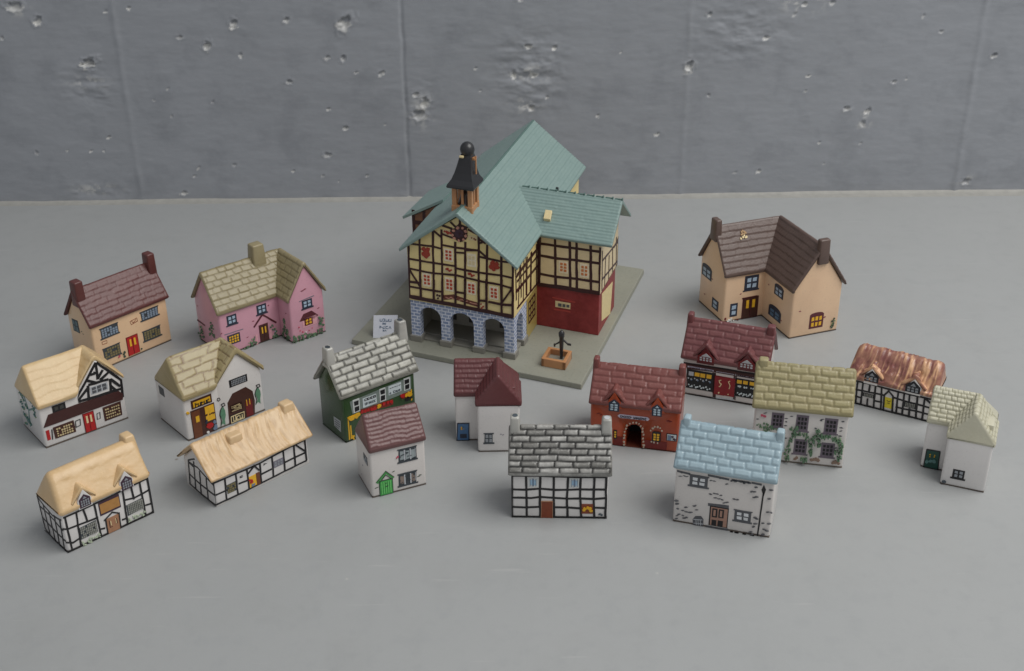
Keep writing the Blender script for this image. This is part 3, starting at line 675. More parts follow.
'timber':dict(o=(-0.08, 46.32),rot=-2.1,L=4.26,items=[
 ('line','F','timber_frame','black',0.105,[[(-0.01,2.3),(1.16,2.3),(2.56,2.27),(4.23,2.26)],[(0.01,1.55),(0.6,1.54),(1.28,1.61),(1.95,1.55),(3.07,1.6),(4.25,1.6)],[(-0.02,1.1),(0.88,1.09),(1.28,1.16),(2.52,1.08),(3.08,1.1),(3.7,1.08),(4.26,1.14)],[(-0.02,0.59),(0.6,0.57),(1.22,0.61),(1.9,0.6),(2.53,0.6),(3.15,0.55),(3.66,0.61),(4.25,0.59)],[(0.0,0.01),(1.17,0.02),(2.59,0.01),(4.24,0.01)],[(0.02,2.3),(0.0,0.01)],[(0.65,2.31),(0.67,1.19),(0.68,0.03)],[(1.29,2.32),(1.27,1.54),(1.29,0.03)],[(1.89,2.29),(1.89,1.21),(1.92,0.03)],[(2.53,2.3),(2.49,1.21),(2.53,0.03)],[(3.09,2.28),(3.08,1.22),(3.16,0.02)],[(3.7,2.28),(3.69,1.1),(3.75,0.02)],[(4.23,2.26),(4.25,0.01)]],1),
 ('win','F',(0.74,1.71,1.2,2.19),1,1,'whitefr','bluepane','curt'),
 ('win','F',(2.59,1.7,3.05,2.19),1,1,'whitefr','bluepane','curt'),
 ('poly','F','door','doorbrown',[(1.34,0.02),(1.86,0.02),(1.86,0.92),(1.34,0.92)],2),
 ('line','F','>door_frame','tan2',0.025,[[(1.33,0.01),(1.34,0.92),(1.85,0.93),(1.85,0.02)]],3),
 ('poly','F','lit_window','doorbrown',[(3.16,0.28),(3.67,0.28),(3.67,0.8),(3.16,0.8)],2),
 ('leaf','F','>window_pane','mustard',[(3.27,0.61),(3.32,0.54),(3.27,0.47),(3.55,0.61),(3.52,0.54),(3.56,0.46),(3.43,0.61)],0.09),
 ('leaf','F','maker_mark','slate',[(3.95,0.24),(4.0,0.25),(4.06,0.23)],0.06),
]),
'red':dict(o=(3.82, 52.5),rot=-13.3,L=4.37,items=[
 ('win','D',(0.92,2.07,1.44,2.54),2,3,'navy','paleblue2','arch'),
 ('win','D',(3.03,2.06,3.52,2.53),2,3,'navy','paleblue2','arch'),
 ('poly','F','house_sign','lavender',[(1.35,1.76),(1.46,1.86),(2.83,1.86),(2.93,1.76),(2.84,1.66),(1.47,1.65)],1),
 ('text', 'F', (1.49, 1.69, 2.78, 1.8), 'COTTAGE HOSPITAL', 'navy', 2),
 ('poly','F','ARCH','blackpane',[(1.81,0.27),(1.8,1.0),(1.89,1.21),(2.07,1.34),(2.29,1.37),(2.45,1.29),(2.55,1.1),(2.62,0.19)],1),
 ('leaf','F','arch_stone','stonecream',[(1.72,0.12),(1.72,0.32),(1.73,0.51),(1.73,0.7),(1.74,0.9),(1.77,1.09),(1.84,1.25),(1.96,1.39),(2.12,1.47),(2.28,1.49),(2.42,1.45),(2.53,1.34),(2.61,1.2),(2.63,1.02),(2.65,0.83),(2.67,0.64),(2.67,0.45),(2.69,0.26),(2.7,0.13)],0.065),
 ('poly','F','plinth_panel','plinthred',[(2.73,0.1),(3.84,0.1),(3.84,0.55),(2.73,0.55)],1),
 ('poly','F','plinth_panel','plinthred',[(1.2,0.05),(1.64,0.05),(1.64,0.57),(1.2,0.57)],1),
 ('win','F',(3.09,0.53,3.51,1.05),2,3,'black','yellow','arch',2),
 ('leaf','F','arch_stone','stonecream',[(3.01,1.13),(3.1,1.27),(3.2,1.38),(3.33,1.4),(3.45,1.32),(3.53,1.2),(3.06,0.5),(3.21,0.48),(3.38,0.46)],0.06),
 ('win','F',(1.19,0.43,1.36,0.92),1,3,'black','yellow','',2),
 ('poly','F','wall_poster','black',[(3.79,0.66),(4.3,0.66),(4.3,1.07),(3.79,1.07)],1),
 ('poly','F','>poster_sheet','signwhite',[(3.83,0.7),(4.27,0.7),(4.27,1.03),(3.83,1.03)],2),
 ('poly','F','>poster_picture','bluegrey',[(3.86,0.7),(4.02,0.7),(4.02,0.99),(3.86,0.99)],3),
 ('leaf','F','>poster_picture','plumline',[(4.1,0.93),(4.16,0.81),(4.22,0.76)],0.06),
 ('dash','F','painted_brick','plinthred',[(0.41,1.77),(0.53,1.7),(3.82,1.79),(3.94,1.76)],0.2),
]),
'blue':dict(o=(7.25, 45.9),rot=-17.5,L=4.34,items=[
 ('win','F',(0.57,2.12,1.37,2.65),2,2,'stonegrey','whitepane','sill'),
 ('win','F',(2.65,0.65,3.38,1.2),2,2,'stonegrey','whitepane','sill'),
 ('poly','F','door','black',[(1.55,0.15),(2.39,0.15),(2.39,1.22),(1.55,1.22)],1),
 ('poly','F','>door_panel','doorpink',[(1.61,0.19),(2.35,0.19),(2.35,1.16),(1.61,1.16)],2),
 ('poly','F','>door_panel','black',[(1.67,0.64),(1.9,0.64),(1.9,1.11),(1.67,1.11)],3),
 ('poly','F','>door_panel','black',[(1.96,0.66),(2.19,0.66),(2.19,1.11),(1.96,1.11)],3),
 ('poly','F','>door_panel','black',[(1.68,0.19),(1.89,0.19),(1.89,0.49),(1.68,0.49)],3),
 ('poly','F','>door_panel','black',[(1.95,0.2),(2.18,0.2),(2.18,0.5),(1.95,0.5)],3),
 ('poly','F','>door_panel','doorpink',[(1.73,0.72),(1.83,0.72),(1.83,1.04),(1.73,1.04)],4),
 ('poly','F','>door_panel','doorpink',[(2.02,0.72),(2.12,0.72),(2.12,1.04),(2.02,1.04)],4),
 ('line','F','door_lintel','stonegrey',0.16,[[(1.46,1.25),(2.38,1.29)]],1),
 ('line','F','door_step','stonegrey',0.12,[[(1.42,0.02),(2.43,0.05)]],1),
 ('poly','F','painted_barrel','stonegrey',[(0.86,-0.03),(0.83,0.31),(0.94,0.51),(1.19,0.56),(1.31,0.41),(1.32,0.0)],1),
 ('line','F','>barrel_stave','lightgrey',0.025,[[(0.86,0.32),(1.27,0.37)],[(0.88,0.12),(1.3,0.15)],[(0.98,0.31),(1.01,0.04)],[(1.07,0.33),(1.1,0.04)],[(1.17,0.34),(1.2,0.05)]],2),
 ('line','F','lamp_post','black',0.07,[[(3.81,2.38),(3.74,-0.02)]],1),
 ('poly','F','lamp_post','black',[(3.79,2.77),(3.9,2.53),(3.83,2.15),(3.71,2.49)],1),
 ('dash','F','painted_brick','stonegrey',[(0.19,2.69),(0.34,2.55),(0.45,2.54),(0.15,2.5),(1.64,2.54),(1.5,2.54),(1.9,2.73),(2.07,2.74),(2.2,2.49),(1.53,1.82),(1.69,1.89),(1.82,1.89),(1.99,1.85),(1.93,1.65),(1.76,1.67),(2.06,1.63),(2.58,1.77),(2.72,1.77),(2.27,1.53),(2.16,1.48),(0.9,1.08),(0.85,1.04),(0.97,0.86),(0.49,0.9),(0.53,0.66),(0.67,0.66),(0.36,0.7),(0.38,0.43),(0.2,0.46),(0.12,0.37),(0.13,0.75),(0.73,0.67),(0.44,0.3),(0.55,0.36),(0.1,0.2),(3.47,2.58),(3.41,2.33),(3.3,2.32),(3.54,2.09),(3.43,2.04),(4.12,2.57),(4.08,2.1),(4.08,1.39),(4.25,1.39),(3.55,0.99),(3.63,0.94),(3.6,0.66),(3.53,0.48),(4.0,0.44),(3.92,0.76),(4.19,0.79),(3.42,0.18),(3.49,0.05),(3.97,0.16),(3.52,-0.02),(2.94,2.7),(2.83,2.75),(3.16,2.75),(0.05,1.18),(0.09,1.02),(2.6,-0.03),(2.82,-0.02),(3.16,-0.02),(4.12,0.4),(2.42,2.73),(2.56,2.73)],0.17),
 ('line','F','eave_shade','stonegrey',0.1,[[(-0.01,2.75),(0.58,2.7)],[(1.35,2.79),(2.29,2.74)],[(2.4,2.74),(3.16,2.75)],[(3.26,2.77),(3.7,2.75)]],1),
]),
'maroonshop':dict(o=(9.24, 57.13),rot=-20.9,L=4.31,items=[
 ('line','F','cornice','black',0.1,[[(-0.25,1.87),(1.34,1.9),(2.46,1.91),(3.71,1.91)]],1),
 ('poly','F','shop_fascia','awning',[(-0.21,1.87),(1.34,1.91),(2.49,1.92),(3.63,1.89),(3.63,1.62),(2.43,1.61),(1.36,1.62),(-0.06,1.55)],1),
 ('poly','F','shop_fascia','awning',[(1.3,1.59),(1.48,1.59),(1.57,0.08),(1.41,0.09)],1),
 ('poly','F','shop_fascia','awning',[(2.41,1.61),(2.58,1.61),(2.62,0.18),(2.49,0.21)],1),
 ('poly','F','fascia_sign','lavender',[(-0.03,1.66),(1.35,1.66),(1.35,1.74),(-0.03,1.74)],2),
 ('text', 'F', (0.03, 1.67, 1.31, 1.72), 'PICTURE FRAMING', 'navy', 3),
 ('poly','F','fascia_sign','lavender',[(1.49,1.67),(2.42,1.67),(2.42,1.7),(1.49,1.7)],2),
 ('text', 'F', (1.54, 1.68, 2.38, 1.68), 'ANTIQUES', 'navy', 3),
 ('poly','F','fascia_sign','lavender',[(2.58,1.68),(3.59,1.68),(3.59,1.69),(2.58,1.69)],2),
 ('text', 'F', (2.63, 1.67, 3.55, 1.69), 'BOOKS MAPS', 'navy', 3),
 ('poly','F','shop_window','blackpane',[(-0.06,0.41),(1.43,0.41),(1.43,1.55),(-0.06,1.55)],1),
 ('poly','F','shop_window','blackpane',[(2.55,0.42),(3.69,0.42),(3.69,1.51),(2.55,1.51)],1),
 ('poly','F','>window_pane','lightgrey',[(0.05,1.19),(0.31,1.19),(0.31,1.42),(0.05,1.42)],2),
 ('poly','F','>window_pane','yellow',[(0.37,1.2),(0.63,1.2),(0.63,1.42),(0.37,1.42)],2),
 ('poly','F','>window_pane','yellow',[(0.67,1.19),(0.93,1.19),(0.93,1.42),(0.67,1.42)],2),
 ('poly','F','>window_pane','yellow',[(1.0,1.19),(1.26,1.19),(1.26,1.42),(1.0,1.42)],2),
 ('leaf','F','shelf_goods','lightgrey',[(0.06,1.02),(0.18,0.99)],0.05),
 ('leaf','F','shelf_goods','bluegrey',[(0.24,0.94)],0.06),
 ('leaf','F','shelf_goods','lightgrey',[(0.38,1.04),(0.5,1.01)],0.05),
 ('leaf','F','shelf_goods','bluegrey',[(0.56,0.95)],0.06),
 ('leaf','F','shelf_goods','lightgrey',[(0.7,1.05),(0.82,1.02)],0.05),
 ('leaf','F','shelf_goods','bluegrey',[(0.88,0.96)],0.06),
 ('leaf','F','shelf_goods','lightgrey',[(1.02,1.06),(1.14,1.03)],0.05),
 ('leaf','F','shelf_goods','bluegrey',[(1.2,0.97)],0.06),
 ('leaf','F','shelf_goods','signwhite',[(0.08,0.62),(0.18,0.52),(0.26,0.56)],0.06),
 ('leaf','F','shelf_goods','signwhite',[(0.37,0.64),(0.47,0.53),(0.56,0.57)],0.06),
 ('leaf','F','shelf_goods','signwhite',[(0.7,0.63),(0.79,0.53),(0.88,0.57)],0.06),
 ('leaf','F','shelf_goods','signwhite',[(1.02,0.63),(1.11,0.53),(1.2,0.57)],0.06),
 ('poly','F','>window_pane','yellow',[(2.61,1.21),(2.86,1.21),(2.86,1.41),(2.61,1.41)],2),
 ('poly','F','>window_pane','yellow',[(2.93,1.22),(3.17,1.22),(3.17,1.42),(2.93,1.42)],2),
 ('poly','F','>window_pane','yellow',[(3.27,1.22),(3.51,1.22),(3.51,1.42),(3.27,1.42)],2),
 ('leaf','F','shelf_goods','signwhite',[(2.7,1.04),(2.8,1.04)],0.06),
 ('leaf','F','shelf_goods','signwhite',[(3.01,1.04),(3.12,1.04)],0.06),
 ('leaf','F','shelf_goods','signwhite',[(3.36,1.04),(3.46,1.04)],0.06),
 ('leaf','F','shelf_goods','signwhite',[(2.7,0.66),(2.78,0.56),(2.83,0.62)],0.06),
 ('leaf','F','shelf_goods','signwhite',[(2.9,0.64),(2.98,0.53),(3.03,0.6)],0.06),
 ('leaf','F','shelf_goods','signwhite',[(3.13,0.64),(3.21,0.53),(3.26,0.6)],0.06),
 ('leaf','F','shelf_goods','signwhite',[(3.36,0.65),(3.44,0.55),(3.49,0.61)],0.06),
 ('poly','F','door','darkred',[(1.37,0.36),(2.58,0.36),(2.58,1.45),(1.37,1.45)],1),
 ('poly','F','>door_leaf','redbright',[(1.45,0.32),(2.0,0.32),(2.0,1.4),(1.45,1.4)],2),
 ('poly','F','>door_leaf','redbright',[(1.99,0.34),(2.51,0.34),(2.51,1.43),(1.99,1.43)],2),
 ('line','F','>door_scroll','cream',0.04,[[(1.79,1.23),(1.68,1.19),(1.72,1.05),(1.81,1.0),(1.74,0.82),(1.69,0.84)],[(2.25,1.27),(2.17,1.2),(2.23,1.08),(2.27,0.96),(2.23,0.79)]],3),
 ('leaf','F','>door_knob','cream',[(1.71,0.46),(2.21,0.46)],0.05),
 ('line','F','porch_post','lightgrey',0.07,[[(2.5,1.73),(2.58,0.22)]],1),
 ('line','F','door_step','lightgrey',0.1,[[(1.41,0.11),(2.51,0.18)]],1),
 ('line','F','plinth_line','black',0.035,[[(0.03,0.01),(1.38,0.06),(2.54,0.08),(3.63,0.11)]],1),
 ('win','D',(0.49,2.22,1.35,2.52),4,2,'darkred','lightgrey','archlow'),
 ('win','D',(2.62,2.22,3.47,2.54),4,2,'darkred','lightgrey','archlow'),
]),
'stone':dict(o=(11.57, 50.94),rot=-12.0,L=4.27,items=[
 ('win','F',(0.8,1.92,1.38,2.74),3,3,'purplegrey','blackpane','sill'),
 ('win','F',(1.95,1.87,2.53,2.75),3,3,'purplegrey','blackpane','sill'),
 ('win','F',(3.27,1.88,3.88,2.72),3,3,'purplegrey','blackpane','sill'),
 ('win','F',(1.98,0.57,2.59,1.4),3,3,'purplegrey','blackpane','sill'),
 ('win','F',(3.25,0.55,3.88,1.35),3,3,'purplegrey','blackpane','sill'),
 ('leaf','F','painted_ivy','ivy',[(0.24,1.93),(0.35,1.89),(0.46,1.84),(0.54,2.06),(0.65,1.95),(0.77,1.84),(0.62,1.73),(0.73,1.68),(0.53,1.63),(0.81,1.94),(0.92,1.86),(1.08,1.82),(1.28,1.9),(1.78,1.97),(1.87,1.85),(1.96,1.74),(1.87,1.61),(1.84,1.42),(1.8,1.22),(1.77,1.03),(1.74,0.84),(1.7,0.65),(1.67,0.46),(1.66,0.26),(1.95,1.55),(2.07,1.63),(2.22,1.71),(2.48,1.68),(2.57,1.51),(2.66,1.39),(2.73,1.21),(2.77,1.03),(2.77,0.85),(2.74,0.65),(2.83,0.73),(2.81,1.41),(2.9,1.55),(2.98,1.74),(3.01,1.93),(3.05,2.06),(3.13,1.76),(3.24,1.71),(3.35,1.66),(3.49,1.71),(3.65,1.7),(3.8,1.66),(3.96,1.62),(4.07,1.51),(4.14,1.33),(4.19,1.15),(4.19,0.96),(4.16,0.71),(4.16,0.52),(3.06,1.44),(3.13,1.27),(3.05,1.13),(2.92,1.36),(1.89,1.92),(1.98,2.05),(2.46,0.3),(2.56,0.38),(1.76,0.31),(3.93,0.93),(3.92,1.55)],0.11),
 ('leaf','F','painted_rose','rosepink',[(0.43,2.51),(0.48,2.49),(0.35,2.53)],0.07),
 ('dash','F','painted_brick','stonegrey',[(0.16,2.29),(1.48,2.48),(1.49,2.08),(1.5,2.3),(1.72,2.63),(3.1,2.55),(4.1,2.62),(4.06,2.27),(4.06,2.09),(2.89,2.1),(1.56,1.38),(3.91,1.11),(4.06,1.81),(0.49,2.67),(3.14,2.62)],0.17),
 ('leaf','F','painted_rock','rockbrown',[(2.1,0.29),(2.2,0.33),(2.97,0.34),(3.07,0.38),(3.18,0.33),(2.87,0.29),(3.91,0.27),(4.0,0.31),(4.11,0.26)],0.1),
]),
'copper':dict(o=(17.94, 55.98),rot=-29.6,L=3.81,items=[
 ('line','F','timber_frame','black',0.095,[[(-0.54,1.34),(-0.08,1.36),(0.94,1.36),(1.95,1.32),(3.16,1.34),(3.79,1.34)],[(-0.54,0.85),(-0.05,0.86),(1.0,0.92),(1.34,0.92)],[(1.84,0.93),(2.46,0.88),(3.23,0.87),(3.78,0.84)],[(-0.55,0.45),(-0.03,0.46),(0.29,0.45)],[(0.91,0.47),(1.34,0.49)],[(2.02,0.42),(2.47,0.42),(3.07,0.47),(3.79,0.45)],[(-0.5,0.06),(-0.04,0.05),(1.11,0.03),(2.24,0.06),(3.74,0.04)],[(-0.05,1.38),(-0.01,0.05)],[(-0.37,1.35),(-0.31,0.05)],[(0.23,1.36),(0.26,0.05)],[(0.59,1.39),(0.59,0.9)],[(0.88,1.38),(0.94,0.04)],[(1.19,1.36),(1.31,0.05)],[(1.38,0.93),(1.44,0.04)],[(1.82,1.02),(1.9,0.03)],[(2.05,1.31),(2.1,0.02)],[(2.35,1.33),(2.41,0.04)],[(2.62,1.31),(2.65,0.9)],[(3.01,1.33),(3.11,0.02)],[(3.38,1.34),(3.42,0.01)],[(1.34,0.88),(1.57,1.24),(1.83,0.99)],[(3.41,1.31),(3.69,1.13)],[(0.57,0.5),(0.6,0.04)],[(2.73,0.53),(2.75,0.01)],[(3.77,1.32),(3.79,0.06)]],1),
 ('poly','F','door','dooryellow',[(1.39,0.24),(1.9,0.24),(1.9,0.85),(1.39,0.85)],1),
 ('line','F','>door_detail','darkbrown',0.025,[[(1.54,0.68),(1.67,0.62),(1.73,0.7)],[(1.58,0.53),(1.71,0.53)]],2),
 ('win','F',(0.29,0.59,0.9,0.8),6,3,'black','lat_grey','',2),
 ('win','F',(2.41,0.57,3.03,0.88),6,3,'black','lat_grey','',2),
 ('win','D',(0.29,1.59,1.01,1.94),3,2,'navyblack','slatepane','arch'),
 ('win','D',(2.38,1.54,3.12,1.91),3,2,'navyblack','slatepane','arch'),
]),
'creamL':dict(o=(20.09, 48.67),rot=-23.2,L=1.97,items=[
 ('win','W',(0.48,0.51,1.01,0.98),2,2,'black','slatepane','sill'),
 ('leaf','W','maker_mark','slate',[(0.15,0.19),(0.19,0.21),(0.23,0.2)],0.08),
 ('poly','F','door','doordkgreen',[(-0.84,0.06),(-0.21,0.06),(-0.21,1.02),(-0.84,1.02)],1),
 ('line','F','>door_frame','black',0.05,[[(-0.85,1.04),(-0.25,1.06),(-0.2,0.02),(-0.87,0.04),(-0.85,1.04)]],2),
 ('leaf','F','>door_pane','mustard',[(-0.66,0.78),(-0.65,0.68),(-0.46,0.8),(-0.46,0.71)],0.045),
 ('leaf','F','>door_panel','teal',[(-0.59,0.45),(-0.45,0.46),(-0.74,0.38)],0.1),
]),
'creamcorner':dict(o=(12.53, 65.38),rot=19.5,L=2.61,items=[
 ('win','L',(1.68,1.94,2.89,2.61),2,2,'navy','paleblue','arch'),
 ('win','L',(0.64,0.42,1.42,1.07),1,2,'navy','paleblue'),
 ('dash','L','painted_brick','brickmark',[(2.38,0.81),(1.58,2.16)],0.2),
 ('win','F',(1.25,1.89,2.17,2.82),2,2,'navy','paleblue','sill'),
 ('door','F',(1.25,0.01,2.25,1.38),'darkbrown','yellow',2),
 ('line','F','lintel','maroon',0.1,[[(1.18,1.39),(2.19,1.4)]],1),
 ('win','F',(0.42,0.31,0.91,1.17),1,2,'navy','paleblue'),
 ('leaf','F','painted_flowers','darkred',[(0.15,0.24),(0.16,0.03),(0.99,0.03)],0.09),
 ('leaf','F','painted_flowers','white',[(0.41,0.14),(0.31,0.05),(0.55,0.21),(0.73,0.03),(0.52,0.06)],0.09),
 ('dash','F','painted_brick','brickmark',[(1.05,1.72),(2.88,2.07)],0.2),
 ('win','I',(-2.12,2.03,-1.14,2.63),2,2,'navy','paleblue','arch'),
 ('win','I',(-2.1,0.5,-0.73,1.1),2,2,'navy','bluedark','arch'),
 ('dash','I','painted_brick','brickmark',[(-0.49,2.29),(-2.18,0.74)],0.2),
 ('win','W',(3.83,0.42,4.75,1.3),3,2,'maroon','yellow','arch'),
 ('dash','W','painted_brick','brickmark',[(3.13,1.7),(4.81,1.02)],0.24),
 ('leaf','W','painted_bush','ivy_dark',[(5.47,0.78),(5.44,0.58),(5.4,0.38),(5.35,0.29)],0.13),
]),
'hall':dict(o=(-5.74, 63.5),rot=-18,L=6.29,items=[
 ('line','F','timber_frame','hallbrown',0.13,[[(0.09,6.09),(-0.01,2.82)],[(0.78,6.51),(0.68,2.86)],[(1.6,7.06),(1.49,2.92)],[(2.12,7.18),(2.02,2.92)],[(2.91,6.58),(2.82,3.06)],[(3.5,6.67),(3.39,3.17)],[(4.29,7.19),(4.2,3.31)],[(4.77,6.71),(4.67,3.39)],[(5.58,6.15),(5.55,3.55)],[(6.24,5.69),(6.22,3.58)],[(3.22,8.07),(3.2,6.62)]],1),
 ('line','F','timber_frame','hallbrown',0.11,[[(0.09,6.05),(1.54,6.11),(2.07,6.04)],[(0.08,5.13),(1.5,5.12),(2.91,5.14)],[(0.05,4.54),(1.51,4.49),(2.89,4.6),(4.24,4.49)],[(0.02,3.43),(0.7,3.42)],[(2.11,6.94),(2.76,6.79)],[(2.08,6.28),(2.9,6.25),(4.28,6.29),(4.72,5.97)],[(2.89,5.96),(3.51,6.02)],[(4.28,5.94),(5.56,5.86),(6.24,5.89)],[(2.94,5.02),(4.25,4.99),(5.55,5.04),(6.23,4.99)],[(4.24,4.49),(5.54,4.46),(6.22,4.37)],[(2.17,7.43),(2.77,7.32)],[(3.67,7.42),(4.3,7.19)],[(0.7,3.42),(2.02,3.44)],[(2.86,3.58),(3.4,3.59)],[(3.51,6.18),(4.28,6.3)],[(4.3,6.95),(4.7,6.77)]],1),
 ('line','F','timber_frame','hallbrown',0.1,[[(0.08,4.46),(0.67,3.54)],[(1.66,7.03),(2.1,6.73)],[(2.66,7.71),(3.02,7.4)],[(6.18,4.33),(5.61,3.47)],[(4.29,6.71),(4.7,6.89)],[(3.75,7.63),(3.42,7.38)]],1),
 ('win','F',(2.22,5.36,2.75,6.1),2,3,'hallwinframe','hallwinred'),
 ('win','F',(0.85,3.62,1.38,4.42),2,3,'hallwinframe','hallwinred'),
 ('win','F',(2.22,3.56,2.73,4.38),2,3,'hallwinframe','hallwinred'),
 ('win','F',(3.52,3.58,4.06,4.33),2,3,'hallwinframe','hallwinred'),
 ('win','F',(4.85,3.52,5.38,4.3),2,3,'hallwinframe','hallwinred'),
 ('win','F',(3.59,5.26,4.11,6.03),2,2,'hallwinframe','hallcream'),
 ('poly','F','painted_panel','hallcream',[(2.2,6.88),(2.76,6.88),(2.76,7.21),(2.2,7.21)],1),
 ('leaf','F','>panel_scroll','hallred',[(2.33,7.09),(2.52,7.03),(2.63,7.05),(2.44,7.12)],0.09),
 ('poly','F','painted_panel','hallcream',[(2.16,4.68),(2.77,4.68),(2.77,4.99),(2.16,4.99)],1),
 ('leaf','F','>panel_scroll','hallred',[(2.32,4.88),(2.5,4.81),(2.61,4.84),(2.42,4.91)],0.09),
 ('poly','F','painted_panel','hallcream',[(3.53,4.59),(4.08,4.59),(4.08,4.95),(3.53,4.95)],1),
 ('leaf','F','>panel_scroll','hallred',[(3.66,4.81),(3.85,4.75),(3.96,4.78),(3.77,4.85)],0.09),
 ('poly','F','painted_panel','hallcream',[(3.7,6.82),(4.21,6.82),(4.21,7.1),(3.7,7.1)],1),
 ('leaf','F','>panel_scroll','brickline',[(3.86,6.96),(4.02,6.95),(4.1,6.91)],0.06),
 ('poly','F','crest_panel','hallcream',[(0.88,5.36),(1.44,5.36),(1.44,5.96),(0.88,5.96)],1),
 ('leaf','F','>painted_crest','hallred',[(1.04,5.85),(1.27,5.86),(1.01,5.59),(1.29,5.61),(1.15,5.45),(1.16,5.7)],0.16),
 ('leaf','F','>painted_crest','hallcream',[(1.18,5.62)],0.07),
 ('poly','F','crest_panel','hallcream',[(4.89,5.21),(5.45,5.21),(5.45,5.81),(4.89,5.81)],1),
 ('leaf','F','>painted_crest','hallred',[(5.05,5.7),(5.27,5.71),(5.02,5.45),(5.3,5.47),(5.17,5.31),(5.17,5.55)],0.16),
 ('leaf','F','>painted_crest','hallcream',[(5.19,5.47)],0.07),
 ('leaf','F','round_crest','hallbrown',[(3.5,7.15),(3.46,7.01),(3.36,6.89),(3.22,6.82),(3.07,6.81),(2.95,6.87),(2.89,6.99),(2.89,7.13),(2.96,7.26),(3.09,7.36),(3.23,7.4),(3.37,7.37),(3.47,7.28)],0.22),
 ('leaf','F','round_crest','hallbrown',[(3.19,7.1)],0.45),
 ('leaf','F','>crest_rings','plumline',[(3.37,7.13),(3.31,7.01),(3.18,6.94),(3.06,6.97),(3.01,7.08),(3.06,7.2),(3.19,7.27),(3.32,7.24)],0.12),
 ('leaf','F','>crest_rings','hallcrestlight',[(3.57,7.05),(3.4,6.83),(3.13,6.73),(2.89,6.8),(2.78,7.01),(2.86,7.26),(3.09,7.44),(3.36,7.47),(3.55,7.33)],0.1),
 ('line','F','timber_frame','hallbrown',0.22,[[(-0.05,2.81),(2.79,2.76),(6.21,2.67)]],1),
 ('line','F','timber_frame','hallbrown',0.12,[[(0.04,3.73),(0.72,3.76)],[(0.73,3.98),(0.69,2.73)],[(1.54,4.11),(1.48,2.7)],[(2.07,4.2),(2.03,2.71)],[(2.86,4.34),(2.81,2.72)],[(3.42,4.43),(3.37,2.69)],[(4.23,4.57),(4.2,2.67)],[(4.69,4.65),(4.68,2.67)],[(5.59,4.8),(5.56,2.66)],[(6.23,4.91),(6.21,2.65)],[(4.22,3.31),(4.71,3.36)],[(4.79,3.33),(5.57,3.3),(6.22,3.37)]],1),
 ('line','F','timber_frame','hallbrown',0.1,[[(6.14,4.32),(5.61,3.43)]],1),
 ('line','F','name_banner','hallbanner',0.26,[[(2.09,3.1),(2.72,3.26),(3.63,3.08),(4.21,3.01)]],1),
 ('line','F','>banner_scroll','hallcrestlight',0.05,[[(2.22,3.14),(2.42,3.1),(2.55,3.2),(2.72,3.11),(2.89,3.18)],[(3.01,3.1),(3.22,3.18),(3.38,3.08),(3.55,3.15)],[(3.67,3.09),(3.88,3.06),(4.13,3.06)]],2),
 ('poly','F','painted_panel','hallcream',[(1.62,2.95),(1.96,2.95),(1.96,3.32),(1.62,3.32)],1),
 ('leaf','F','>panel_scroll','hallbrown',[(1.71,3.21),(1.84,3.15),(1.75,3.03)],0.08),
 ('poly','F','painted_panel','hallcream',[(4.26,2.79),(4.6,2.79),(4.6,3.19),(4.26,3.19)],1),
 ('leaf','F','>panel_scroll','hallred',[(4.36,3.08),(4.47,2.97),(4.39,2.87)],0.08),
 ('line','S','timber_frame','hallbrown',0.13,[[(0.43,3.94),(4.34,3.78)],[(0.45,4.97),(4.33,4.9)],[(0.41,2.94),(4.34,2.69)],[(0.45,4.56),(4.34,4.39)],[(0.96,5.24),(0.66,2.95)],[(1.71,5.24),(1.55,2.87)],[(2.35,5.21),(2.2,2.82)],[(3.0,5.18),(2.86,2.85)],[(4.06,5.23),(4.07,2.73)]],1),
 ('line','S','timber_frame','hallbrown',0.24,[[(4.33,5.46),(4.4,2.58)]],1),
 ('line','S','timber_frame','hallbrown',0.13,[[(0.22,5.37),(0.3,3.51)],[(1.09,5.31),(1.18,3.26)],[(2.1,5.28),(2.08,3.01)],[(0.19,4.06),(4.07,3.82)],[(0.21,4.88),(4.07,4.85)],[(3.14,5.17),(3.0,2.84)]],1),
 ('line','W','timber_frame','hallbrown',0.15,[[(6.37,4.48),(7.41,4.45),(8.64,4.54),(10.03,4.56)],[(6.45,5.21),(7.4,5.22),(8.22,5.24),(10.01,5.27)],[(6.41,3.34),(7.42,3.31),(8.66,3.39),(10.06,3.41)],[(7.35,5.74),(7.42,2.74)],[(8.22,5.66),(8.3,2.72)],[(8.62,5.64),(8.69,2.66)],[(9.45,5.56),(9.54,2.72)]],1),
 ('line','W','timber_frame','hallbrown',0.24,[[(6.4,5.59),(6.37,2.65)],[(10.07,5.53),(10.09,2.73)],[(6.37,2.65),(7.42,2.7),(10.07,2.72)]],1),
 ('win','W',(7.59,3.61,8.15,4.35),2,3,'hallwinframe','hallwinorange'),
 ('win','W',(8.85,3.56,9.38,4.38),2,3,'hallwinframe','hallwinorange'),
 ('poly','WL','louvre_window','hallcream',[(7.4,1.38),(8.31,1.38),(8.31,1.77),(7.4,1.77)],1),
 ('poly','WL','>window_slot','stonegrey',[(7.57,1.45),(7.78,1.45),(7.78,1.65),(7.57,1.65)],2),
 ('poly','WL','>window_slot','stonegrey',[(7.84,1.46),(8.01,1.46),(8.01,1.65),(7.84,1.65)],2),
 ('poly','WL','>window_slot','stonegrey',[(8.08,1.48),(8.25,1.48),(8.25,1.65),(8.08,1.65)],2),
 ('line','WL','window_hood','hallredlt',0.08,[[(7.21,1.94),(8.59,1.88)]],1),
 ('line','WL','window_hood','hallredlt',0.08,[[(7.3,1.2),(8.31,1.21)]],1),
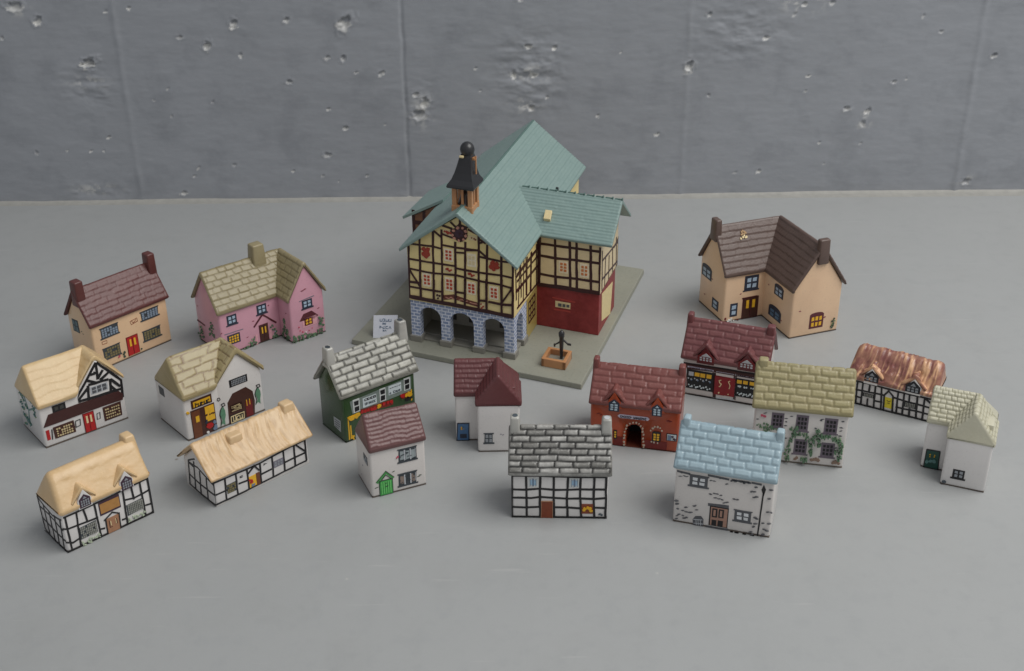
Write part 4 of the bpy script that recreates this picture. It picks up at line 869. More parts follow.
 ('line','G','timber_frame','hallbrown',0.13,[[(4.72,4.57),(9.28,4.06)],[(4.52,3.42),(9.28,2.8)],[(4.68,2.48),(9.55,2.14)],[(5.36,4.51),(5.26,2.47)],[(6.2,4.23),(6.24,2.46)],[(7.01,4.4),(7.26,2.35)],[(7.92,4.63),(8.12,2.32)],[(8.89,4.31),(9.17,2.31)],[(4.5,5.22),(4.67,2.57)],[(7.36,4.25),(9.4,4.45)]],1),
 ('poly','GL','side_door','hallcream2',[(4.89,2.38),(7.51,1.96),(7.14,-0.05),(5.01,0.59)],1),
]),
}

KEY = 18.0
AMB = .34
CARD_LOC = (-7.25, 63.1, .34)
CARD_ROT = -5

# ------------------------------------------------------------------ materials of the houses
WHITE = ceramic('dcd8d5', 'white')
CREAM = ceramic('e8c49c', 'cream', blotch='d6b190')
PEACH = ceramic('ebc8a4', 'peach', blotch='dab594')
PINK = ceramic('d8a0b0', 'pink', blotch='c8909f')
GREEN = ceramic('2f4a26', 'green', .25, blotch='24381f')
ORANGE = ceramic('a8431c', 'orange', .3, blotch='8a2f14')
OFFW = ceramic('d8d2cd', 'offwhite')
R_BROWN = roofmat('brown', '5c322f', '432523', '6a3d39', crevamt=.3)
R_OLIVE = roofmat('olive', '998d6d', '675a3e', '877b5a', crevamt=.45, vary=.4)
R_OLIVE2 = roofmat('olive_pale', 'aa9c76', '6b4a34', '97875f', crevamt=.7, vary=.35)
R_BUFF = roofmat('buff', 'd8bd90', 'b9955f', 'cba877', crevamt=.35, vary=.2)
R_PEACH = roofmat('peach', 'dabb90', 'bb9560', 'cda873', crevamt=.4, vary=.2)
R_STRAW = roofmat('straw', 'd9bb92', '9c7850', 'c6a274', crevamt=.6, vary=.5, mott=.4)
R_STONE = roofmat('stone_white', 'aeaca1', '33312b', '74726a', crevamt=1.0, vary=.4, rough=.3, mott=.55)
R_STONE2 = roofmat('stone_grey', 'bdbbb6', '2c2a28', '66645f', crevamt=1.0, vary=.8, rough=.3, mott=.6)
R_CHIM = ceramic('b3b1aa', 'stack', .3, blotch='4a4843', amt=.85)
R_MAUVE = roofmat('mauve', '6d4a48', '523433', '604041', crevamt=.4, vary=.3)
R_MAROON = roofmat('maroon', '663839', '4a2728', '5a3031', crevamt=.45)
R_RED = roofmat('red', '74403b', '5a302d', '83504a', crevamt=.25, vary=.5)
R_PLUM = roofmat('plum', '6b3c3e', '502c2e', '7a4c4a', crevamt=.25, vary=.5)
R_BLUE = roofmat('blue', 'a0b4bc', '839aa6', '91a7b1', crevamt=.45, vary=.35, rough=.28)
R_SAND = roofmat('sand', 'a0956f', '7d7150', '8f8860', crevamt=.5, vary=.4)
R_COPPER = roofmat('copper', '87534d', '633b3b', 'dcae86', crevamt=.5, vary=1.0, rough=.22, mott=.25)
R_CREAM = roofmat('pale_cream', 'c6c2ad', '8a8668', 'b6b29a', crevamt=.7, vary=.3)
R_GREY = roofmat('greybrown', '63514a', '463833', '594841', crevamt=.4)

def rf_tiles(**k): return lambda x, s, S, seed: tiles(x, s, S, seed, **k)
def rf_slates(**k): return lambda x, s, S, seed: slates(x, s, S, seed, **k)
def rf_thatch(**k): return lambda x, s, S, seed: thatch(x, s, S, seed, **k)
def rf_smooth(**k): return lambda x, s, S, seed: smoothroof(x, s, S, seed, **k)

# ------------------------------------------------------------------ the ceramic houses
build_house('brown_cream', 'ceramic_cottage', 'cream ceramic cottage with two chimneys, dark brown roof and a red front door', 'model house',
    CREAM, R_BROWN, rf_slates(course=.3, w=.7, relief=.014, jm=.3, warp=.1), 4.85, 2.3, 2.78, 4.75, seed=1, t=.2,
    chim=[dict(b=(-.08, .42, .7, 1.3, 3.7, 5.2)), dict(b=(4.5, 4.98, .7, 1.3, 3.7, 5.28))])
build_house('pink', 'ceramic_cottage', 'pink L-shaped ceramic cottage with an olive stone roof, porch door and ivy', 'model house',
    PINK, R_OLIVE, rf_tiles(course=.36, w=.66, relief=.02, joint=.035, over=.018), 4.6, 2.8, 2.68, 4.85, seed=2, t=.2,
    chim=[dict(b=(3.1, 3.8, 1.0, 1.65, 3.7, 5.52), taper=.1)],
    wing=dict(u0=3.78, u1=6.05, v0=-1.25, v1=2.75, ze=2.68, zr=4.88, corner=True), rim='4a4a3c')
build_house('tudorshop', 'ceramic_shop', 'white ceramic shop with black timbered gable, brown awning and pale buff roof', 'model house',
    WHITE, R_BUFF, rf_smooth(course=.42, relief=.02), 4.4, 3.0, 2.4, 4.2, seed=3, solid=True, hip=(.12, .05), ohe=.06, t=.22, ridge_r=.22,
    wing=dict(u0=2.02, u1=4.38, v0=0, v1=1.6, ze=2.4, zr=4.2, oh=-.01, solid=False, thru=True))
build_house('fish', 'ceramic_shop', 'white ceramic fishmonger with two green painted fish and a pale olive stone roof', 'model house',
    WHITE, R_OLIVE2, rf_tiles(course=.42, w=.72, relief=.02, joint=.03, over=.012, warp=.12), 4.5, 2.95, 2.48, 4.25, seed=4, solid=True, hip=(.12, .05), ohe=.06, t=.22,
    wing=dict(u0=1.85, u1=4.47, v0=0, v1=1.5, ze=2.48, zr=4.25, oh=.13, solid=False, thru=True))
build_house('thatch', 'ceramic_inn', 'timber framed ceramic inn with smooth peach thatched roof, two dormers and a tan sign board', 'model house',
    WHITE, R_PEACH, rf_smooth(course=.6, relief=.008, layer=.02), 4.22, 2.3, 2.1, 3.9, seed=5, solid=True, hip=(.3, .0), ohe=.1, t=.22, ridge_r=.5, rim='2c2624', roof_kw=dict(er=.22, eave_r=.13),
    chim=[dict(b=(3.86, 4.32, .86, 1.44, 2.8, 3.82), taper=.12)], dorm=[(1.13, .33, 2.25, 3.05), (3.13, .33, 2.25, 3.05)], dorm_rf=rf_smooth(course=.6, relief=.01))
build_house('long', 'ceramic_cottage', 'long low timber framed ceramic cottage with combed straw thatch and a yellow doorway', 'model house',
    WHITE, R_STRAW, rf_thatch(freq=5.5, relief=.085, lumps=.05), 5.25, 2.6, 1.6, 2.98, seed=6, ohe=.2, ohf=.2, t=.16, ridge_r=.2, rim='c9c5c0', rimh=.2,
    chim=[dict(b=(4.72, 5.3, .95, 1.5, 2.2, 3.04), taper=.1), dict(b=(1.5, 2.2, .68, 1.2, 2.2, 2.8), taper=.02)])
build_house('green', 'ceramic_shop', 'dark green ceramic shop with a white stone slab roof and pale sign boards', 'model house',
    GREEN, R_STONE, rf_tiles(course=.34, w=.78, relief=.045, joint=.045, over=.012, jit=.6), 4.25, 2.35, 2.68, 4.5, seed=7, ohe=.2, t=.22, rim='2a3324',
    chim=[dict(b=(-.14, .26, .9, 1.4, 3.9, 4.98), m=R_CHIM, flue='lat_dark', taper=.06), dict(b=(4.05, 4.5, .9, 1.4, 3.9, 5.12), m=R_CHIM, flue='lat_dark', taper=.06)])
build_house('greendoor', 'ceramic_cottage', 'small white ceramic cottage with a green porch door and mauve brown roof', 'model house',
    OFFW, R_MAUVE, rf_slates(course=.21, w=.5, relief=.035, warp=.12, jm=.15), 2.71, 2.15, 2.62, 4.08, seed=8, solid=True, hip=(.1, .04), ohe=.05, ohf=.1, t=.22)
def notch(root, roof, faces, rng, m=None):
    mb = MB(); mb.box(1.42, 1.86, .42, 1.3, 2.6, 3.42); mb.obj('chimney', m or R_MAROON, roof, bevel=.05, seg=2, smooth=True)
build_house('maroonL', 'ceramic_cottage', 'white L-shaped ceramic cottage with dark maroon roof and blue door', 'model house',
    WHITE, R_MAROON, rf_slates(course=.25, w=.55, relief=.05, jm=.25), 1.3, 1.95, 2.68, 4.25, seed=9, solid=True, hip=(.03, 0), ohe=.06, ohf=.08, t=.22, u0=-1.1, v0=1.08,
    wing=dict(u0=0, u1=2.07, v0=0, v1=2.95, ze=2.7, zr=4.3, oh=.03, solid=True, hip=(.1, 0), corner=True), extra=notch)
build_house('timber', 'ceramic_house', 'white ceramic house with a black square timber grid, brown door and grey slab roof', 'model house',
    WHITE, R_STONE2, rf_tiles(course=.285, w=.78, relief=.045, joint=.06, over=.01, jit=.6), 4.33, 2.4, 2.42, 4.25, seed=10, ohe=.15, t=.2, rim='252120',
    chim=[dict(b=(-.06, .34, .95, 1.42, 3.8, 4.72), m=R_CHIM, flue='slate'), dict(b=(4.02, 4.44, .95, 1.42, 3.6, 4.66), m=R_CHIM, taper=.04, flue='lightgrey')])
def passage(root, roof, faces, rng):
    cut_arch(root, [it for it in DATA['red']['items'] if it[2] == 'ARCH'][0][4], 0, 1.5)
build_house('red', 'ceramic_cottage', 'burnt orange ceramic cottage with an arched black gateway and two roof dormers', 'model house',
    ORANGE, R_RED, rf_tiles(course=.33, w=.85, relief=.014, joint=.03, over=.02, warp=.07, soft=2.4), 4.37, 2.5, 2.38, 4.0, seed=11, ohe=.08, t=.2, rim='5a2a1c',
    chim=[dict(b=(-.08, .2, 1.0, 1.45, 3.4, 4.25)), dict(b=(4.1, 4.42, 1.0, 1.45, 3.3, 4.28))], dorm=[(1.18, .36, 2.4, 3.3), (3.28, .36, 2.38, 3.27)], dorm_wall=ORANGE, extra=passage)
build_house('blue', 'ceramic_cottage', 'white ceramic cottage with a pale blue stone roof, lamp post and painted barrel', 'model house',
    OFFW, R_BLUE, rf_tiles(course=.345, w=.66, relief=.028, joint=.04, over=.02, soft=2.0), 4.27, 2.45, 3.0, 4.72, seed=12, u0=-.08, ohe=.09, t=.2,
    chim=[dict(b=(-.04, .28, 1.0, 1.45, 4.0, 4.92)), dict(b=(4.02, 4.36, 1.0, 1.45, 4.0, 4.9))])
build_house('maroonshop', 'ceramic_shop', 'ceramic shop with a plum tiled roof, dark red double doors and yellow lit shop windows', 'model house',
    OFFW, R_PLUM, rf_tiles(course=.33, w=.85, relief=.014, joint=.03, over=.02, warp=.07, soft=2.4), 4.08, 2.4, 2.22, 4.05, seed=13, u0=-.3, ohe=.12, t=.2,
    chim=[dict(b=(-.42, -.12, .95, 1.4, 3.4, 4.28)), dict(b=(3.74, 4.14, .95, 1.4, 3.3, 4.25))], dorm=[(.9, .46, 2.28, 3.25), (3.05, .48, 2.28, 3.25)], dorm_wall=ceramic('5a2226', 'shopmaroon'))
build_house('stone', 'ceramic_cottage', 'white ceramic cottage with painted ivy, five lattice windows and a sand coloured slab roof', 'model house',
    OFFW, R_SAND, rf_tiles(course=.345, w=.68, relief=.026, joint=.04, over=.02, soft=2.0), 4.36, 2.4, 3.0, 4.85, seed=14, ohe=.16, t=.2, rim='6d6256',
    chim=[dict(b=(-.02, .42, .98, 1.42, 4.0, 4.98))])
build_house('copper', 'ceramic_cottage', 'timber framed ceramic cottage with a glossy copper brown thatched roof and yellow door', 'model house',
    WHITE, R_COPPER, rf_thatch(freq=5.2, relief=.1, lumps=.1, layer=.08, dents=.16), 3.85, 2.3, 1.58, 3.4, seed=15, ohe=.12, t=.24, ridge_r=.85, solid=True, hip=(.3, .05), u0=-.55, roof_kw=dict(er=.28, eave_r=.14), rim='3a3230',
    dorm=[(.62, .36, 1.78, 2.5), (2.78, .38, 1.76, 2.48)])
def notch2(root, roof, faces, rng): notch(root, roof, faces, rng, R_CREAM)
build_house('creamL', 'ceramic_cottage', 'white L-shaped ceramic cottage with a cream stone roof and dark green door, farthest right', 'model house',
    WHITE, R_CREAM, rf_tiles(course=.22, w=.42, relief=.025, joint=.035, over=.02), 1.3, 1.95, 2.6, 4.05, seed=16, solid=True, hip=(.03, 0), ohe=.06, ohf=.06, t=.2, u0=-1.03, v0=1.15,
    wing=dict(u0=0, u1=2.0, v0=0, v1=2.95, ze=2.6, zr=4.1, oh=.03, solid=True, hip=(.1, 0), corner=True), extra=notch2)
class Slope(Face):
    def P(s, a, z, off): return (a, -.16+(z-3.12)/2.55*1.71-off*.83, z+off*.55)
def sticker(root, roof, faces, rng):
    for col, pts in (('stickergold', [(1.42, 5.12), (1.52, 5.15), (1.62, 5.1), (1.48, 5.03), (1.58, 5.0), (1.68, 5.04), (1.4, 4.98)]), ('cream', [(1.46, 4.86), (1.6, 4.82), (1.68, 4.84), (1.3, 4.8), (1.55, 4.92)])):
        d = Deco(Slope('v', 0, zmin=-9), 1); d.off = .075
        for p in pts: d.blob(p, .06, rng)
        d.obj('label_remnant', col, roof)
build_house('creamcorner', 'ceramic_house', 'large cream L-shaped ceramic corner house with a grey brown slate roof', 'model house',
    PEACH, R_GREY, rf_slates(course=.36, w=.75, relief=.022, jm=.5, warp=.06), 4.0, 3.1, 3.02, 5.7, seed=17, ohe=.16, t=.22, shift=(-.15, -.05),
    chim=[dict(b=(-.22, .16, 1.18, 1.85, 4.7, 6.05)), dict(b=(3.9, 4.55, -3.28, -2.9, 4.5, 6.0))],
    wing=dict(u0=2.58, u1=5.78, v0=-3.13, v1=3.05, ze=3.02, zr=5.72, corner=True), rim='4a3a30', extra=sticker)

# ------------------------------------------------------------------ the town hall
def hall():
    d = DATA['hall']; rng = random.Random(77)
    root = thing('model_town_hall', 'half timbered model town hall with green roof, black bell turret and stone arcade', 'model building', (d['o'][0]*.99, d['o'][1]*.99, .34), -18)
    k = R(-4)
    def xf(v):
        w = v.copy(); w[:, 0] = v[:, 0]*math.cos(k); w[:, 1] = v[:, 1]+v[:, 0]*math.sin(k); return w
    XF[0] = xf
    plasm = nt('hall_plaster'); m, t, b = plasm; v = coords(t); n1 = noise(t, v, .7, 4)
    t.links.new(mix(t, srgb('e3cd84'), srgb('ecd9a6'), n1), b.inputs['Base Color']); b.inputs['Roughness'].default_value = .5
    PLAS = m
    m, t, b = nt('hall_red'); v = coords(t); n1 = noise(t, v, 1.2, 6, .65)
    t.links.new(mix(t, srgb('7a2224'), srgb('98393a'), ramp(t, n1, .35, .7)), b.inputs['Base Color']); b.inputs['Roughness'].default_value = .45; bump(t, b, n1, .5, .0006); RED = m
    m, t, b = nt('hall_base'); v = coords(t); n1 = noise(t, v, .5, 5); n2 = noise(t, v, 6, 4)
    c = mix(t, srgb('86877b'), srgb('98978a'), n1); t.links.new(mix(t, c, srgb('6f6e64'), ramp(t, n2, .55, .8, (0, 0, 0), (.5,)*3)), b.inputs['Base Color']); b.inputs['Roughness'].default_value = .6; bump(t, b, n2, .3, .0003); BASE = m
    m, t, b = nt('hall_paving'); v = coords(t); n1 = noise(t, v, .9, 5)
    t.links.new(mix(t, srgb('7c7a74'), srgb('8e8b82'), n1), b.inputs['Base Color']); b.inputs['Roughness'].default_value = .65; PAVE = m
    m, t, b = nt('hall_stone'); tc = N(t, 'ShaderNodeTexCoord'); sp = N(t, 'ShaderNodeSeparateXYZ'); t.links.new(tc.outputs['Object'], sp.inputs[0])
    ad = N(t, 'ShaderNodeMath', operation='ADD'); t.links.new(sp.outputs[0], ad.inputs[0]); t.links.new(sp.outputs[1], ad.inputs[1])
    cb = N(t, 'ShaderNodeCombineXYZ'); t.links.new(ad.outputs[0], cb.inputs[0]); t.links.new(sp.outputs[2], cb.inputs[1])
    br = N(t, 'ShaderNodeTexBrick'); br.inputs['Scale'].default_value = 100; br.inputs['Brick Width'].default_value = .36; br.inputs['Row Height'].default_value = .2; br.inputs['Mortar Size'].default_value = .03
    br.inputs['Mortar Smooth'].default_value = .3
    for i, cc in enumerate(('7c8cae', '98a5c2', 'dadee8')): br.inputs[1+i].default_value = (*srgb(cc), 1)
    t.links.new(cb.outputs[0], br.inputs['Vector']); v = coords(t)
    t.links.new(mix(t, br.outputs['Color'], srgb('c9cdd6'), ramp(t, noise(t, v, 4, 3), .52, .7, (0, 0, 0), (.55,)*3)), b.inputs['Base Color']); b.inputs['Roughness'].default_value = .6; STONE = m
    ROOF = roofmat('hall', '7d938f', '647b78', '8a9e98', crevamt=.55, vary=.25, rough=.45, mott=.25)
    FASC = ceramic('55706a', 'hall_fascia', .5); BLACK = ceramic('242427', 'turret_black', .45); COP = ceramic('bd885c', 'turret_orange', .45, blotch='a0663e')
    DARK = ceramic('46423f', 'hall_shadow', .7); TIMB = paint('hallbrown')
    # plate
    mb = MB(); ol = [(-3.4, -1.15), (10.55, -1.3), (10.6, 13.95), (-3.4, 13.95)]
    mb.prism([(a, b2, -.34) for a, b2 in ol], [(a+.03*(1 if a < 0 else -1), b2, 0) for a, b2 in ol]); mb.obj('base_plate', BASE, root, bevel=.05)
    # arcade: three round arches on square piers, one more arch on the flank
    top = 2.62
    arches = [(.55, 1.85), (2.4, 3.85), (4.38, 5.68)]
    mb = MB()
    def pier(x0, x1, y0, y1): mb.box(x0, x1, y0, y1, 0, top)
    xs = [0]+[q for a in arches for q in a]+[6.25]
    for i in range(0, 8, 2): pier(xs[i], xs[i+1], 0, .5)
    def spandrel(x0, x1, f):
        r = (x1-x0)/2; xm = (x0+x1)/2; zc = 2.28-r*.92; n = 14
        for j in range(n):
            a, b2 = math.pi*(1-j/n), math.pi*(1-(j+1)/n)
            p = [(xm+r*math.cos(a), zc+r*.92*math.sin(a)), (xm+r*math.cos(b2), zc+r*.92*math.sin(b2))]
            mb.prism([f(p[0][0], 0, p[0][1]), f(p[1][0], 0, p[1][1]), f(p[1][0], 0, top), f(p[0][0], 0, top)], [f(p[0][0], .5, p[0][1]), f(p[1][0], .5, p[1][1]), f(p[1][0], .5, top), f(p[0][0], .5, top)])
    for a in arches: spandrel(*a, lambda x, y, z: (x, y, z))
    mb.box(5.76, 6.247, 1.62, 2.3, 0, top); spandrel(.5, 1.62, lambda x, y, z: (6.247-y, x, z))
    mb.obj('arcade_wall', STONE, root)
    mb = MB()
    for i in range(0, 8, 2): mb.box(xs[i]-.09, xs[i+1]+.09, -.1, .6, 0, .36)
    mb.box(5.66, 6.35, 1.58, 2.36, 0, .36)
    mb.obj('pier_base', PAVE, root, bevel=.03)
    mb = MB()
    for i, y in enumerate((.25, .75)): mb.box(.1, 6.15, y, 4.3, .0+.1*i, .12+.1*i)
    mb.obj('arcade_step', PAVE, root, bevel=.02)
    mb = MB(); mb.box(.02, 6.2, 2.35, 12.9, 0, top-.02); mb.box(.01, .3, .5, 2.4, 0, top-.01); mb.obj('ground_floor_wall', ceramic('a5a298', 'hall_inner', .7), root)
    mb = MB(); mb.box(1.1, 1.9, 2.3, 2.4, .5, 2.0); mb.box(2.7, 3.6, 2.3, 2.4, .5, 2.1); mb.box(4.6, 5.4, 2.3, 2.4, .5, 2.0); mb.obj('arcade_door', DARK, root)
    mb = MB(); mb.box(6.2, 6.26, 2.32, 4.3, .02, top+.05); sp_ = mb.obj('side_panel', ceramic('b09c58', 'sidepanel', .5), root)
    dd = Deco(Face('u+', 6.26))
    for q in np.linspace(2.7, 3.9, 4): dd.rect(q-.05, .9, q+.05, 2.2)
    for z in (.9, 1.3, 1.75, 2.2): dd.rect(2.65, z-.05, 3.95, z+.05)
    dd.obj('lattice', 'hallbrown', sp_)
    # upper storey
    mb = MB(); tl = .04
    pr = [(-.02, 2.6), (6.29, 2.6), (6.29, 5.75), (3.12, 8.05), (-.02, 5.95)]
    mb.prism([(a, -.06, z) for a, z in pr], [(a, 13.2, z+.3*(z > 3)) for a, z in pr]); mb.obj('wall', PLAS, root)
    # right wing: red ground floor, timbered upper floor
    mb = MB(); mb.box(6.2, 10.02, 4.3, 8.15, 0, 2.72); mb.obj('wing_ground_wall', RED, root, bevel=.03)
    mb = MB(); pr = [(4.26, 2.66), (8.35, 2.66), (8.35, 5.75), (6.3, 7.25), (4.26, 5.75)]
    mb.prism([(6.1, a, z) for a, z in pr], [(10.07, a, z) for a, z in pr]); mb.obj('wing_wall', ceramic('e2cea4', 'hall_plaster_pale', .5), root)
    # roofs
    rf = rf_slates(course=.2, w=.32, relief=.035, warp=.0, jm=.2)
    roof = roof_block('roof', ROOF, root, 'v', -.38, 13.75, -.4, 6.62, 5.62, 8.42, .16, rf, 90, er=.03, ridge_r=.04, eave_r=.03, dens=22, ex=9, tilt=.045)
    roof_block('wing_roof', ROOF, roof, 'u', 3.6, 10.75, 3.95, 8.65, 5.72, 7.66, .16, rf, 91, er=.03, ridge_r=.04, eave_r=.03, dens=22, ex=10)
    mb = MB(); mb.box(3.06, 3.18, -.36, 13.7, 8.3, 8.41)
    for q, vtx in enumerate(mb.v): mb.v[q] = (vtx[0], vtx[1], vtx[2]+.045*(vtx[1]+.38)+.04)
    mb.obj('ridge_cap', FASC, roof, bevel=.03)
    mb = MB()
    for q in np.linspace(4.95, 10.5, 11): mb.box(q-.2, q+.2, 6.25, 6.36, 7.58, 7.7); mb.box(q+.17, q+.25, 6.22, 6.39, 7.58, 7.75)
    mb.obj('ridge_tile', FASC, roof, bevel=.02)
    # left lean-to carried over the left eave
    mb = MB(); mb.prism([(.15, 5.2, 6.45), (-2.5, 5.2, 5.0), (-2.5, 9.6, 5.0), (.15, 9.6, 6.45)], [(.15, 5.2, 6.62), (-2.55, 5.2, 5.14), (-2.55, 9.6, 5.14), (.15, 9.6, 6.62)]); mb.obj('side_roof', ROOF, root)
    mb = MB(); mb.prism([(-1.95, 5.4, .0), (.05, 5.4, .0), (.05, 9.3, .0), (-1.95, 9.3, .0)], [(-1.95, 5.4, 5.2), (.05, 5.4, 6.3), (.05, 9.3, 6.3), (-1.95, 9.3, 5.2)]); mb.obj('side_wall', ceramic('7c5236', 'side_wall', .5), root)
    dd = Deco(Face('v', 5.4))
    for a in (-1.9, -1.2, -.5): dd.rect(a-.1, 2.8, a+.1, 5.6)
    dd.rect(-1.95, 4.7, .05, 4.95); dd.obj('side_timber_frame', 'hallbrown', root)
    # bell turret
    tu = MB(); x0, x1, y0, y1 = 2.52, 3.7, .6, 1.75
    for a in (x0, x1-.26):
        for b2 in (y0, y1-.26): tu.box(a, a+.26, b2, b2+.26, 7.7, 9.6)
    for y in (y0+.02, y1-.18): tu.box(x0-.03, x1+.03, y-.04, y+.16, 7.75, 8.4)
    for x in (x0+.02, x1-.18): tu.box(x-.05, x+.17, y0-.03, y1+.03, 7.7, 8.38)
    for y in (y0+.02, y1-.18): tu.box(x0, x1, y, y+.12, 9.35, 9.6)
    tu.box((x0+x1)/2-.07, (x0+x1)/2+.07, y0+.04, y0+.16, 8.2, 9.4); tu.box(x1-.16, x1-.04, (y0+y1)/2-.07, (y0+y1)/2+.07, 8.2, 9.4)
    tw = tu.obj('bell_turret', COP, root, bevel=.03)
    cx, cy = (x0+x1)/2-.02, (y0+y1)/2
    def rings(name, prof, n, m_, par, rot=0, bevel=0, smooth=False, lean=0):
        mb2 = MB(); vs = []; fs = []
        for r, z in prof: vs += [(cx+lean*(z-prof[0][1])+r*math.cos(2*math.pi*q/n+rot), cy+r*math.sin(2*math.pi*q/n+rot), z) for q in range(n)]
        for i in range(len(prof)-1):
            fs += [[i*n+q, i*n+(q+1) % n, (i+1)*n+(q+1) % n, (i+1)*n+q] for q in range(n)]
        fs += [list(range(n))[::-1], [(len(prof)-1)*n+q for q in range(n)]]
        mb2.add(vs, fs); return mb2.obj(name, m_, par, bevel=bevel, smooth=smooth)
    rings('bell', [(.42, 8.3), (.4, 8.4), (.28, 8.75), (.2, 9.0), (.08, 9.1), (.03, 9.3)], 16, ceramic('3a2c22', 'bell', .3), tw, smooth=True)
    rings('turret_roof', [(1.08, 9.42), (1.13, 9.5), (1.08, 9.62), (.86, 9.86), (.7, 10.2), (.58, 10.6), (.48, 11.0), (.4, 11.2)], 4, BLACK, tw, rot=math.pi/4, lean=.11)
    cx += .2
    ball = rings('turret_ball', [(.2, 11.0)]+[(.4*math.sin(q), 11.42-.43*math.cos(q)) for q in np.linspace(.4, 2.95, 10)], 18, BLACK, tw, smooth=True)
    mb = MB(); mb.box(cx-.3, cx-.06, cy-.5, cy-.36, 11.08, 11.2); mb.obj('turret_mark', paint('cream'), tw, bevel=.03)
    mb = MB(); mb.box(cx+.44, cx+.5, cy-.02, cy+.06, 10.1, 11.1); mb.box(cx+.1, cx+.46, cy-.12, cy+.12, 10.9, 11.02); mb.obj('turret_rod', COP, tw)
    # skylight and vent on the wing roof
    mb = MB(); mb.prism([(6.55, 4.68, 6.42), (6.95, 4.68, 6.42), (6.95, 5.08, 6.85), (6.55, 5.08, 6.85)], [(6.55, 4.58, 6.62), (6.95, 4.58, 6.62), (6.95, 4.98, 7.0), (6.55, 4.98, 7.0)]); mb.obj('skylight', paint('cream'), roof, bevel=.02)
    mb = MB(); mb.box(6.74, 6.9, 6.38, 6.5, 7.4, 7.82); mb.obj('roof_vent', BLACK, roof, bevel=.03)
    # square fountain with a hand pump
    mb = MB(); bx0, bx1, by0, by1 = 7.9, 9.3, -.2, 1.2
    mb.box(bx0, bx1, by0, by0+.2, -.01, .5); mb.box(bx0, bx1, by1-.2, by1, -.01, .5); mb.box(bx0, bx0+.2, by0, by1, -.01, .495); mb.box(bx1-.2, bx1, by0, by1, -.01, .495)
    fo = mb.obj('fountain', COP, root, bevel=.04)
    mb = MB(); mb.box(bx0+.1, bx1-.1, by0+.1, by1-.1, -.01, .15); mb.obj('fountain_floor', ceramic('8f8c80', 'fountain_floor', .5), fo)
    cx, cy = 8.8, .75
    rings('pump', [(.09, .1), (.09, .3), (.12, 1.0), (.14, 1.5), (.17, 1.55), (.17, 1.75), (.1, 1.85), (.05, 1.9)], 12, BLACK, fo, smooth=True)
    mb = MB(); mb.prism([(8.8, .71, 1.35), (8.8, .79, 1.35), (9.18, .79, 1.05), (9.18, .71, 1.05)], [(8.8, .71, 1.48), (8.8, .79, 1.48), (9.18, .79, 1.17), (9.18, .71, 1.17)])
    mb.box(9.14, 9.36, .71, .79, 1.05, 1.17)
    mb.prism([(8.38, .71, .95), (8.48, .71, .95), (8.8, .71, 1.15), (8.75, .71, 1.27)], [(8.38, .79, .95), (8.48, .79, .95), (8.8, .79, 1.15), (8.75, .79, 1.27)]); mb.box(8.35, 8.45, .7, .8, .82, 1.0)
    mb.obj('pump_handle', BLACK, fo, bevel=.02)
    faces = {'F': Face('v', -.06, -.02, 6.3), 'B': Face('v', 0), 'S': Face('u+', 6.29, .0, 4.24), 'W': Face('v', 4.26, 6.25, 10.07), 'G': Face('u+', 10.07, 4.26, 8.35, 2.7), 'GL': Face('u+', 10.02), 'WL': Face('v', 4.3)}
    decorate(root, d['items'], faces, rng)
    XF[0] = None
    return root
hall()

# ------------------------------------------------------------------ folded paper card standing on the base plate
pn = thing('paper_card', 'small white paper card with blue handwriting, standing behind the green shop', 'card', CARD_LOC, CARD_ROT)
mp, t, b = nt('paper'); v = coords(t); t.links.new(mix(t, srgb('d8dbe6'), srgb('e3e5ec'), noise(t, v, 2, 3)), b.inputs['Base Color']); b.inputs['Roughness'].default_value = .8
mb = MB(); W, Hh = 1.42, 1.3
mb.prism([(-W/2, 0, 0), (W/2, 0, 0), (W/2, .02, 0), (-W/2, .02, 0)], [(-W/2+.03, .42, Hh*.95), (W/2, .42, Hh), (W/2, .44, Hh), (-W/2+.03, .44, Hh*.95)]); mb.obj('front_panel', mp, pn)
mb = MB(); mb.prism([(-W/2, .9, 0), (W/2, .9, 0), (W/2, .92, 0), (-W/2, .92, 0)], [(-W/2+.03, .425, Hh*.95), (W/2, .425, Hh), (W/2, .445, Hh), (-W/2+.03, .445, Hh*.95)]); mb.obj('back_panel', mp, pn)
class Slant(Face):
    def P(s, a, z, off): return (a, z*.32-.012-off*.3, z)
sf = Slant('v', 0)
for txt, r4 in (('GRaT', (-.32, .94, .36, 1.08)), ('eu', (-.18, .78, .06, .87)), ('OtBD', (-.34, .54, .36, .68)), ('2s', (-.16, .4, .08, .48))): add_text(pn, sf, r4, txt, 'bluegrey', 1, 'handwriting', rng=random.Random(len(txt)*7+int(r4[1]*50)), w=.03)

# ------------------------------------------------------------------ floor and wall
m, t, b = nt('grey_floor'); v = coords(t); n1 = noise(t, v, .05, 5, .6); n2 = noise(t, v, .9, 5, .65); n3 = noise(t, v, 9, 3)
c = mix(t, srgb('9a9c9c'), srgb('a6a7a6'), n1); c = mix(t, c, srgb('939596'), ramp(t, n2, .5, .75, (0, 0, 0), (.35,)*3))
vo = N(t, 'ShaderNodeTexVoronoi'); vo.inputs['Scale'].default_value = .22; t.links.new(v, vo.inputs['Vector'])
c = mix(t, c, srgb('bdbbb5'), ramp(t, vo.outputs['Distance'], .008, .02, (.5,)*3, (0, 0, 0)))
n5 = noise(t, v, .22, 5, .7); c = mix(t, c, srgb('8d8d8a'), ramp(t, n5, .5, .72, (0, 0, 0), (.15,)*3)); n6 = noise(t, v, 22, 2); c = mix(t, c, srgb('8a8a88'), ramp(t, n6, .62, .75, (0, 0, 0), (.3,)*3))
